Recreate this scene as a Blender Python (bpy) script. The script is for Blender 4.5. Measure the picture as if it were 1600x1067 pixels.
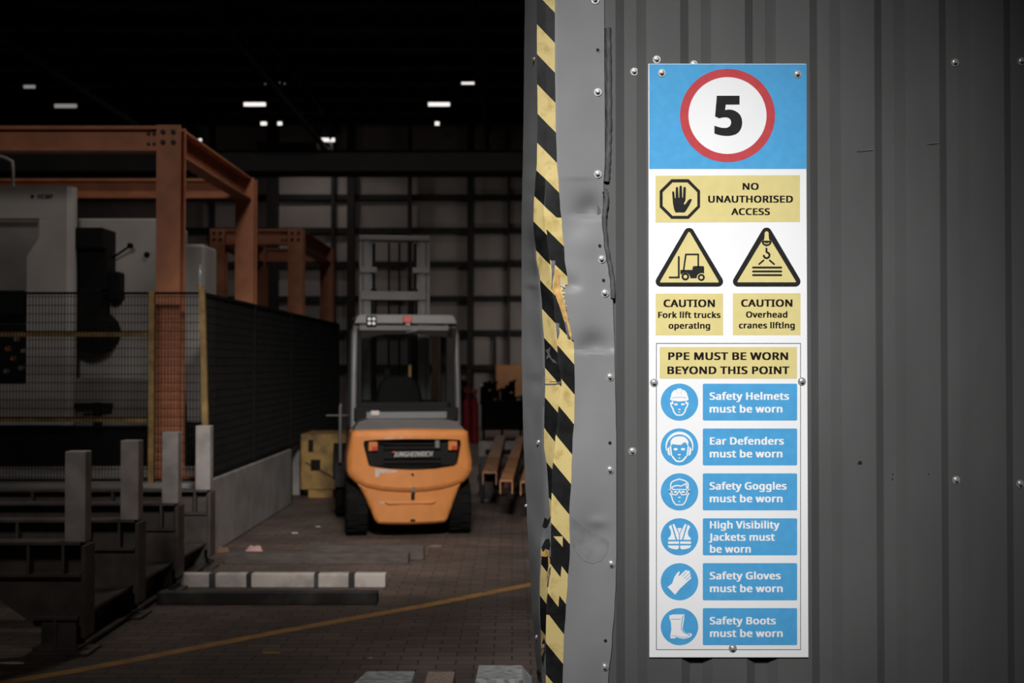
import bpy, bmesh, math, random
from math import sin, cos, pi, radians, sqrt, exp, floor
from mathutils import Vector, Matrix
from mathutils.geometry import tessellate_polygon

for _o in list(bpy.data.objects):
    bpy.data.objects.remove(_o)
SC = bpy.context.scene
COL = SC.collection
random.seed(5)

# ------------------------------------------------------------------ camera
EYE = 1.67          # camera height
FPX = 2000.0        # focal length in pixels of the 1600 px wide frame
PITCH = radians(1.0)
cam_d = bpy.data.cameras.new('camera')
cam_d.sensor_width = 36.0
cam_d.lens = 36.0 * FPX / 1600.0
cam_d.clip_end = 200
cam_d.dof.use_dof = True
cam_d.dof.focus_distance = 3.92
cam_d.dof.aperture_fstop = 4.0
cam = bpy.data.objects.new('camera', cam_d)
COL.objects.link(cam)
cam.location = (0, 0, EYE)
cam.rotation_euler = (pi / 2 + PITCH, 0, 0)
SC.camera = cam

# ------------------------------------------------------------------ world, daylight, exposure
SC.view_settings.view_transform = 'Standard'
SC.view_settings.look = 'None'
SC.view_settings.gamma = 1.0
SC.view_settings.use_curve_mapping = False
SC.view_settings.exposure = 0.0
SC.cycles.use_denoising = True
SC.cycles.max_bounces = 6
SC.cycles.sample_clamp_indirect = 3.0

world = bpy.data.worlds.new('overcast')
SC.world = world
world.use_nodes = True
_nt = world.node_tree
_bg = _nt.nodes['Background']
_tc = _nt.nodes.new('ShaderNodeTexCoord')
_sp = _nt.nodes.new('ShaderNodeSeparateXYZ')
_rp = _nt.nodes.new('ShaderNodeValToRGB')
_nt.links.new(_tc.outputs['Generated'], _sp.inputs[0])
_nt.links.new(_sp.outputs['Z'], _rp.inputs[0])
_nt.links.new(_rp.outputs[0], _bg.inputs[0])
_rp.color_ramp.elements[0].position = 0.0
_rp.color_ramp.elements[0].color = (0.10, 0.10, 0.10, 1)
_rp.color_ramp.elements[1].position = 0.9
_rp.color_ramp.elements[1].color = (0.75, 0.76, 0.78, 1)
_bg.inputs[1].default_value = 0.045

def aim(o, target):
    d = Vector(target) - o.location
    o.rotation_euler = d.to_track_quat('-Z', 'Y').to_euler()

def area_light(name, loc, target, sx, sy, power, color=(1, 1, 1), spread=None):
    l = bpy.data.lights.new(name, 'AREA')
    l.shape = 'RECTANGLE'; l.size = sx; l.size_y = sy
    l.energy = power; l.color = color
    if spread: l.spread = radians(spread)
    o = bpy.data.objects.new(name, l); COL.objects.link(o)
    o.location = loc; aim(o, target)
    return o

def spot_light(name, loc, target, power, angle, blend, radius=0.3, color=(1, 1, 1)):
    l = bpy.data.lights.new(name, 'SPOT')
    l.energy = power; l.color = color; l.spot_size = radians(angle); l.spot_blend = blend
    l.shadow_soft_size = radius
    o = bpy.data.objects.new(name, l); COL.objects.link(o)
    o.location = loc; aim(o, target)
    return o

# added spot, no real source; its soft edge darkens the wall around the sign
spot_light('sign_fill_spot', (-0.5, -2.4, 6.4), (0.42, 3.92, 1.76), 3550, 20.5, 1.0, 0.6)
# added spot without a fixture, inside the doorway, to brighten the forklift
spot_light('forklift_fill_spot', (-0.2, 4.3, 4.6), (-1.0, 12.4, 0.6), 2450, 39, 1.0, 0.5, (1.0, .95, .9))
# unseen fill lights added inside the shed, none with a fixture
spot_light('machine_fill_spot', (-2.4, 4.4, 4.8), (-2.75, 12.3, 1.45), 250, 90, 1.0, 0.4, (1.0, .94, .88))  # added to brighten the machine and the rack posts
area_light('unseen_fill', (-1.2, 11.6, 7.2), (-1.2, 12.0, 0.0), 1.2, .5, 70, (1.0, .92, .86))  # added overhead for highlights on the forklift's top edges
area_light('unseen_fill', (0.9, 31.0, 3.0), (0.2, 34.0, 1.2), 1.0, .4, 27, (1.0, .92, .86))  # added low, hidden by the flashing, to lighten the lower back wall

# ------------------------------------------------------------------ pixel <-> place
CX, CY = 800.0, 533.5
def at(px, py, Y):
    d = (px - CX) / FPX; u = (CY - py) / FPX
    t = Y / (cos(PITCH) - u * sin(PITCH))
    return Vector((d * t, Y, EYE + t * (sin(PITCH) + u * cos(PITCH))))
def onfloor(px, py, z=0.0):
    d = (px - CX) / FPX; u = (CY - py) / FPX
    t = (z - EYE) / (sin(PITCH) + u * cos(PITCH))
    return Vector((d * t, t * (cos(PITCH) - u * sin(PITCH)), z))
def xat(px, Y): return at(px, 568, Y).x
def zat(py, Y): return at(800, py, Y).z

# ------------------------------------------------------------------ materials
MATS = {}
def mat(name, col, rough=0.6, metal=0.0, var=0.12, scale=8.0, bump=0.0, col2=None, emit=0.0, spec=None, stretch=None, ramp=(0.35, 0.7)):
    if name in MATS: return MATS[name]
    m = bpy.data.materials.new(name); m.use_nodes = True
    nt = m.node_tree; b = nt.nodes['Principled BSDF']
    b.inputs['Roughness'].default_value = rough
    b.inputs['Metallic'].default_value = metal
    if spec is not None: b.inputs['Specular IOR Level'].default_value = spec
    tc = nt.nodes.new('ShaderNodeTexCoord')
    nz = nt.nodes.new('ShaderNodeTexNoise'); nz.inputs['Scale'].default_value = scale
    nz.inputs['Detail'].default_value = 5
    src = tc.outputs['Object']
    if stretch:
        mp = nt.nodes.new('ShaderNodeMapping'); mp.inputs['Scale'].default_value = stretch
        nt.links.new(src, mp.inputs[0]); src = mp.outputs[0]
    nt.links.new(src, nz.inputs['Vector'])
    r = nt.nodes.new('ShaderNodeValToRGB')
    nt.links.new(nz.outputs['Fac'], r.inputs[0])
    c2 = col2 if col2 else tuple(min(1, c * (1 + var)) for c in col)
    c1 = col if col2 else tuple(c * (1 - var) for c in col)
    r.color_ramp.elements[0].position = ramp[0]; r.color_ramp.elements[0].color = (*c1, 1)
    r.color_ramp.elements[1].position = ramp[1]; r.color_ramp.elements[1].color = (*c2, 1)
    nt.links.new(r.outputs[0], b.inputs['Base Color'])
    if bump:
        bp = nt.nodes.new('ShaderNodeBump'); bp.inputs['Strength'].default_value = bump
        bp.inputs['Distance'].default_value = 0.01
        nt.links.new(nz.outputs['Fac'], bp.inputs['Height']); nt.links.new(bp.outputs[0], b.inputs['Normal'])
    if emit:
        b.inputs['Emission Color'].default_value = (*col, 1)
        b.inputs['Emission Strength'].default_value = emit
    MATS[name] = m
    return m

def glass_mat(name, tint, alpha):
    m = bpy.data.materials.new(name); m.use_nodes = True
    nt = m.node_tree; nt.nodes.clear()
    out = nt.nodes.new('ShaderNodeOutputMaterial')
    tr = nt.nodes.new('ShaderNodeBsdfTransparent'); tr.inputs[0].default_value = (*tint, 1)
    gl = nt.nodes.new('ShaderNodeBsdfGlossy'); gl.inputs['Roughness'].default_value = 0.08
    gl.inputs[0].default_value = (.7, .7, .7, 1)
    mx = nt.nodes.new('ShaderNodeMixShader'); mx.inputs[0].default_value = alpha
    nt.links.new(tr.outputs[0], mx.inputs[1]); nt.links.new(gl.outputs[0], mx.inputs[2])
    nt.links.new(mx.outputs[0], out.inputs[0])
    return m

M_clad = mat('grey_cladding', (.098, .097, .096), .6, 0, .10, 5, .02, stretch=(1, 1, .35), spec=.25)
M_flash = mat('pale_grey_steel', (.235, .235, .235), .5, 0, .06, 6, .02, spec=.3)
M_seal = mat('dark_sealant', (.075, .075, .075), .7, 0, .3, 30)
M_screw = mat('galvanised_screw', (.55, .55, .54), .35, .6, .2, 90)
M_rust = mat('rusty_screw', (.16, .07, .035), .8, 0, .4, 90)
M_hole = mat('drill_hole', (.006, .006, .006), .9)
M_white = mat('sign_white', (.91, .91, .91), .55, 0, .015, 5, spec=.12)
M_blue = mat('sign_blue', (.085, .385, .715), .55, 0, .05, 40, spec=.12)
M_red = mat('sign_red', (.56, .065, .075), .55, 0, .06, 40, spec=.12)
M_yel = mat('sign_yellow', (.74, .63, .27), .55, 0, .03, 30, spec=.12)
M_ink = mat('sign_black', (.022, .021, .021), .6, 0, .15, 60, spec=.08)
M_inkb = mat('lettering_black', (.014, .009, .009), .6, 0, .15, 60, spec=.08)
M_edge = mat('panel_edge', (.5, .5, .5), .5)
M_picg = mat('pictogram_grey', (.42, .55, .68), .5)
M_tear_y = mat('torn_tape_backing', (.60, .36, .11), .8, 0, .3, 40, .2)
M_tear_g = mat('bare_scuffed_steel', (.16, .16, .16), .5, .4, .3, 60)
M_tear_b = mat('torn_black', (.008, .008, .008), .8, 0, .3, 60)

# ------------------------------------------------------------------ mesh building
ORG = {}
def set_props(o, label=None, cat=None, group=None, kind=None):
    if label: o['label'] = label
    if cat: o['category'] = cat
    if group: o['group'] = group
    if kind: o['kind'] = kind
    return o
def thing(name, label, cat, loc=(0, 0, 0), rotz=0.0, group=None, local=False):
    o = bpy.data.objects.new(name, None); COL.objects.link(o)
    o.empty_display_size = 0.1
    o.location = loc; o.rotation_euler = (0, 0, rotz)
    set_props(o, label, cat, group)
    ORG[o] = Vector((0, 0, 0)) if local else Vector(loc)
    return o
def org_of(p):
    while p is not None:
        if p in ORG: return ORG[p]
        p = p.parent
    return Vector((0, 0, 0))

class MB:
    def __init__(s): s.v = []; s.f = []; s.mi = []; s.uv = {}
    def add(s, vs, fs, m=0):
        n = len(s.v); s.v += [tuple(v) for v in vs]
        s.f += [tuple(i + n for i in f) for f in fs]; s.mi += [m] * len(fs)
        return s
    def box(s, x0, x1, y0, y1, z0, z1, m=0):
        v = [(x0, y0, z0), (x1, y0, z0), (x1, y1, z0), (x0, y1, z0), (x0, y0, z1), (x1, y0, z1), (x1, y1, z1), (x0, y1, z1)]
        return s.add(v, [(0, 3, 2, 1), (4, 5, 6, 7), (0, 1, 5, 4), (1, 2, 6, 5), (2, 3, 7, 6), (3, 0, 4, 7)], m)
    def obox(s, c, ax, ay, az, m=0):      # centre and three half-extent vectors (right handed)
        c = Vector(c); ax = Vector(ax); ay = Vector(ay); az = Vector(az)
        v = []
        for k in (-1, 1):
            for (i, j) in ((-1, -1), (1, -1), (1, 1), (-1, 1)):
                v.append(c + ax * i + ay * j + az * k)
        return s.add(v, [(0, 3, 2, 1), (4, 5, 6, 7), (0, 1, 5, 4), (1, 2, 6, 5), (2, 3, 7, 6), (3, 0, 4, 7)], m)
    def bar(s, p0, p1, w, h, up=(0, 0, 1), m=0):
        p0 = Vector(p0); p1 = Vector(p1); d = p1 - p0; L = d.length; d.normalize()
        up = Vector(up); side = d.cross(up); side.normalize(); u = side.cross(d)
        return s.obox((p0 + p1) / 2, side * (w / 2), d * (L / 2), u * (h / 2), m)
    def ibeam(s, p0, p1, w, h, t=.016, tw=.012, up=(0, 0, 1)):
        p0 = Vector(p0); p1 = Vector(p1); d = (p1 - p0).normalized()
        upv = Vector(up); side = d.cross(upv).normalized(); u = side.cross(d)
        o = u * (h / 2 - t / 2)
        s.bar(p0 + o, p1 + o, w, t, up); s.bar(p0 - o, p1 - o, w, t, up); s.bar(p0, p1, tw, h - t * 1.9, up)
        return s
    def tube(s, pts, r, n=10, caps=True):
        pts = [Vector(p) for p in pts]; rr = r if isinstance(r, (list, tuple)) else [r] * len(pts)
        vs = []; prev = None
        for i, p in enumerate(pts):
            if i == 0: d = pts[1] - p
            elif i == len(pts) - 1: d = p - pts[i - 1]
            else: d = (pts[i + 1] - p).normalized() + (p - pts[i - 1]).normalized()
            d.normalize()
            a = prev if prev is not None else (Vector((0, 0, 1)) if abs(d.z) < .9 else Vector((1, 0, 0)))
            a = (a - d * a.dot(d)); a.normalize(); prev = a
            b = d.cross(a)
            for k in range(n):
                t = 2 * pi * k / n
                vs.append(p + (a * cos(t) + b * sin(t)) * rr[i])
        fs = []
        for i in range(len(pts) - 1):
            for k in range(n):
                fs.append((i * n + k, i * n + (k + 1) % n, (i + 1) * n + (k + 1) % n, (i + 1) * n + k))
        if caps:
            fs.append(tuple(range(n - 1, -1, -1))); fs.append(tuple((len(pts) - 1) * n + k for k in range(n)))
        return s.add(vs, fs)
    def lathe(s, prof, c=(0, 0, 0), axis='z', n=24):   # prof: (radius, along)
        c = Vector(c); vs = []
        for (r, a) in prof:
            for k in range(n):
                t = 2 * pi * k / n
                x, y = r * cos(t), r * sin(t)
                if axis == 'z': p = Vector((x, y, a))
                elif axis == 'x': p = Vector((a, x, y))
                else: p = Vector((y, a, x))
                vs.append(c + p)
        fs = []
        for i in range(len(prof) - 1):
            for k in range(n):
                fs.append((i * n + k, i * n + (k + 1) % n, (i + 1) * n + (k + 1) % n, (i + 1) * n + k))
        if prof[0][0] > 1e-6: fs.append(tuple(range(n - 1, -1, -1)))
        if prof[-1][0] > 1e-6: fs.append(tuple((len(prof) - 1) * n + k for k in range(n)))
        return s.add(vs, fs)
    def prism(s, poly, axis, a, b):      # poly in the two other axes, extruded from a to b
        def P(u, v, w):
            return (w, u, v) if axis == 'x' else ((u, w, v) if axis == 'y' else (u, v, w))
        n = len(poly)
        vs = [P(u, v, a) for u, v in poly] + [P(u, v, b) for u, v in poly]
        fs = [tuple(range(n)), tuple(range(2 * n - 1, n - 1, -1))] + [(i, n + i, n + (i + 1) % n, (i + 1) % n) for i in range(n)]
        return s.add(vs, fs)
    def flat(s, loops, fn, m=0):         # 2-D loops (holes allowed) triangulated, placed by fn(u, v)
        ls = [[Vector((p[0], p[1], 0)) for p in l] for l in loops]
        tri = tessellate_polygon(ls)
        pts = [p for l in loops for p in l]
        V = [Vector(fn(*p)) for p in pts]
        fs = []
        for t in tri:
            a, b, c = t
            nrm = (V[b] - V[a]).cross(V[c] - V[a])
            fs.append((a, b, c) if nrm.y <= 0 else (a, c, b))
        return s.add(V, fs, m)
    def build(s, name, m, parent=None, base=None, smooth=None, bevel=0.0, seg=2, weld=True, kind=None, label=None, post=None):
        if base is not None: off = Vector(base)
        else: off = org_of(parent)
        me = bpy.data.meshes.new(name)
        me.from_pydata([tuple(Vector(v) - off) for v in s.v], [], s.f)
        ms = m if isinstance(m, (list, tuple)) else [m]
        for q in ms: me.materials.append(q)
        if len(ms) > 1:
            me.polygons.foreach_set('material_index', s.mi)
        bm = bmesh.new(); bm.from_mesh(me)
        if weld: bmesh.ops.remove_doubles(bm, verts=bm.verts, dist=1e-5)
        if weld != 'keep': bmesh.ops.recalc_face_normals(bm, faces=bm.faces)
        if post: post(bm)
        if bevel > 0:
            es = [e for e in bm.edges if len(e.link_faces) == 2 and e.calc_face_angle(0) > radians(25)]
            bmesh.ops.bevel(bm, geom=es, offset=bevel, segments=seg, affect='EDGES', profile=.5, clamp_overlap=True)
        bm.to_mesh(me); bm.free()
        if smooth is not None:
            me.shade_smooth(); me.set_sharp_from_angle(angle=radians(smooth))
        o = bpy.data.objects.new(name, me); COL.objects.link(o)
        if parent is not None: o.parent = parent
        elif base is not None: o.location = base
        if kind: o['kind'] = kind
        if label: o['label'] = label
        return o

def stroke(pts, w, closed=False, caps=True):
    """outline loop(s) of a thick 2-D line"""
    n = len(pts); L = []; R = []
    for i in range(n):
        p = pts[i]
        if closed: a = pts[i - 1]; b = pts[(i + 1) % n]
        else: a = pts[max(0, i - 1)]; b = pts[min(n - 1, i + 1)]
        d1 = (p[0] - a[0], p[1] - a[1]); d2 = (b[0] - p[0], b[1] - p[1])
        l1 = math.hypot(*d1) or 1; l2 = math.hypot(*d2) or 1
        if math.hypot(*d1) == 0: d1, l1 = d2, l2
        if math.hypot(*d2) == 0: d2, l2 = d1, l1
        n1 = (-d1[1] / l1, d1[0] / l1); n2 = (-d2[1] / l2, d2[0] / l2)
        mx, my = n1[0] + n2[0], n1[1] + n2[1]; ml = math.hypot(mx, my) or 1
        mx /= ml; my /= ml; c = max(.55, mx * n1[0] + my * n1[1])
        L.append((p[0] + mx * w / 2 / c, p[1] + my * w / 2 / c)); R.append((p[0] - mx * w / 2 / c, p[1] - my * w / 2 / c))
    if closed: return [L, R[::-1]]
    out = L[:]
    if caps:
        a = math.atan2(L[-1][1] - pts[-1][1], L[-1][0] - pts[-1][0])
        out += [(pts[-1][0] + w / 2 * cos(a - t), pts[-1][1] + w / 2 * sin(a - t)) for t in (pi / 4, pi / 2, 3 * pi / 4)]
    out += R[::-1]
    if caps:
        a = math.atan2(R[0][1] - pts[0][1], R[0][0] - pts[0][0])
        out += [(pts[0][0] + w / 2 * cos(a - t), pts[0][1] + w / 2 * sin(a - t)) for t in (pi / 4, pi / 2, 3 * pi / 4)]
    return [out]
def circ(cx, cy, rx, ry=None, n=40, a0=0, a1=2 * pi):
    ry = ry or rx
    return [(cx + rx * cos(a0 + (a1 - a0) * k / n), cy + ry * sin(a0 + (a1 - a0) * k / n)) for k in range(n)]
def rrect(x0, y0, x1, y1, r, n=5):
    out = []
    for (cx, cy, a) in ((x1 - r, y0 + r, -pi / 2), (x1 - r, y1 - r, 0), (x0 + r, y1 - r, pi / 2), (x0 + r, y0 + r, pi)):
        out += [(cx + r * cos(a + pi / 2 * k / n), cy + r * sin(a + pi / 2 * k / n)) for k in range(n + 1)]
    return out

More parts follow.
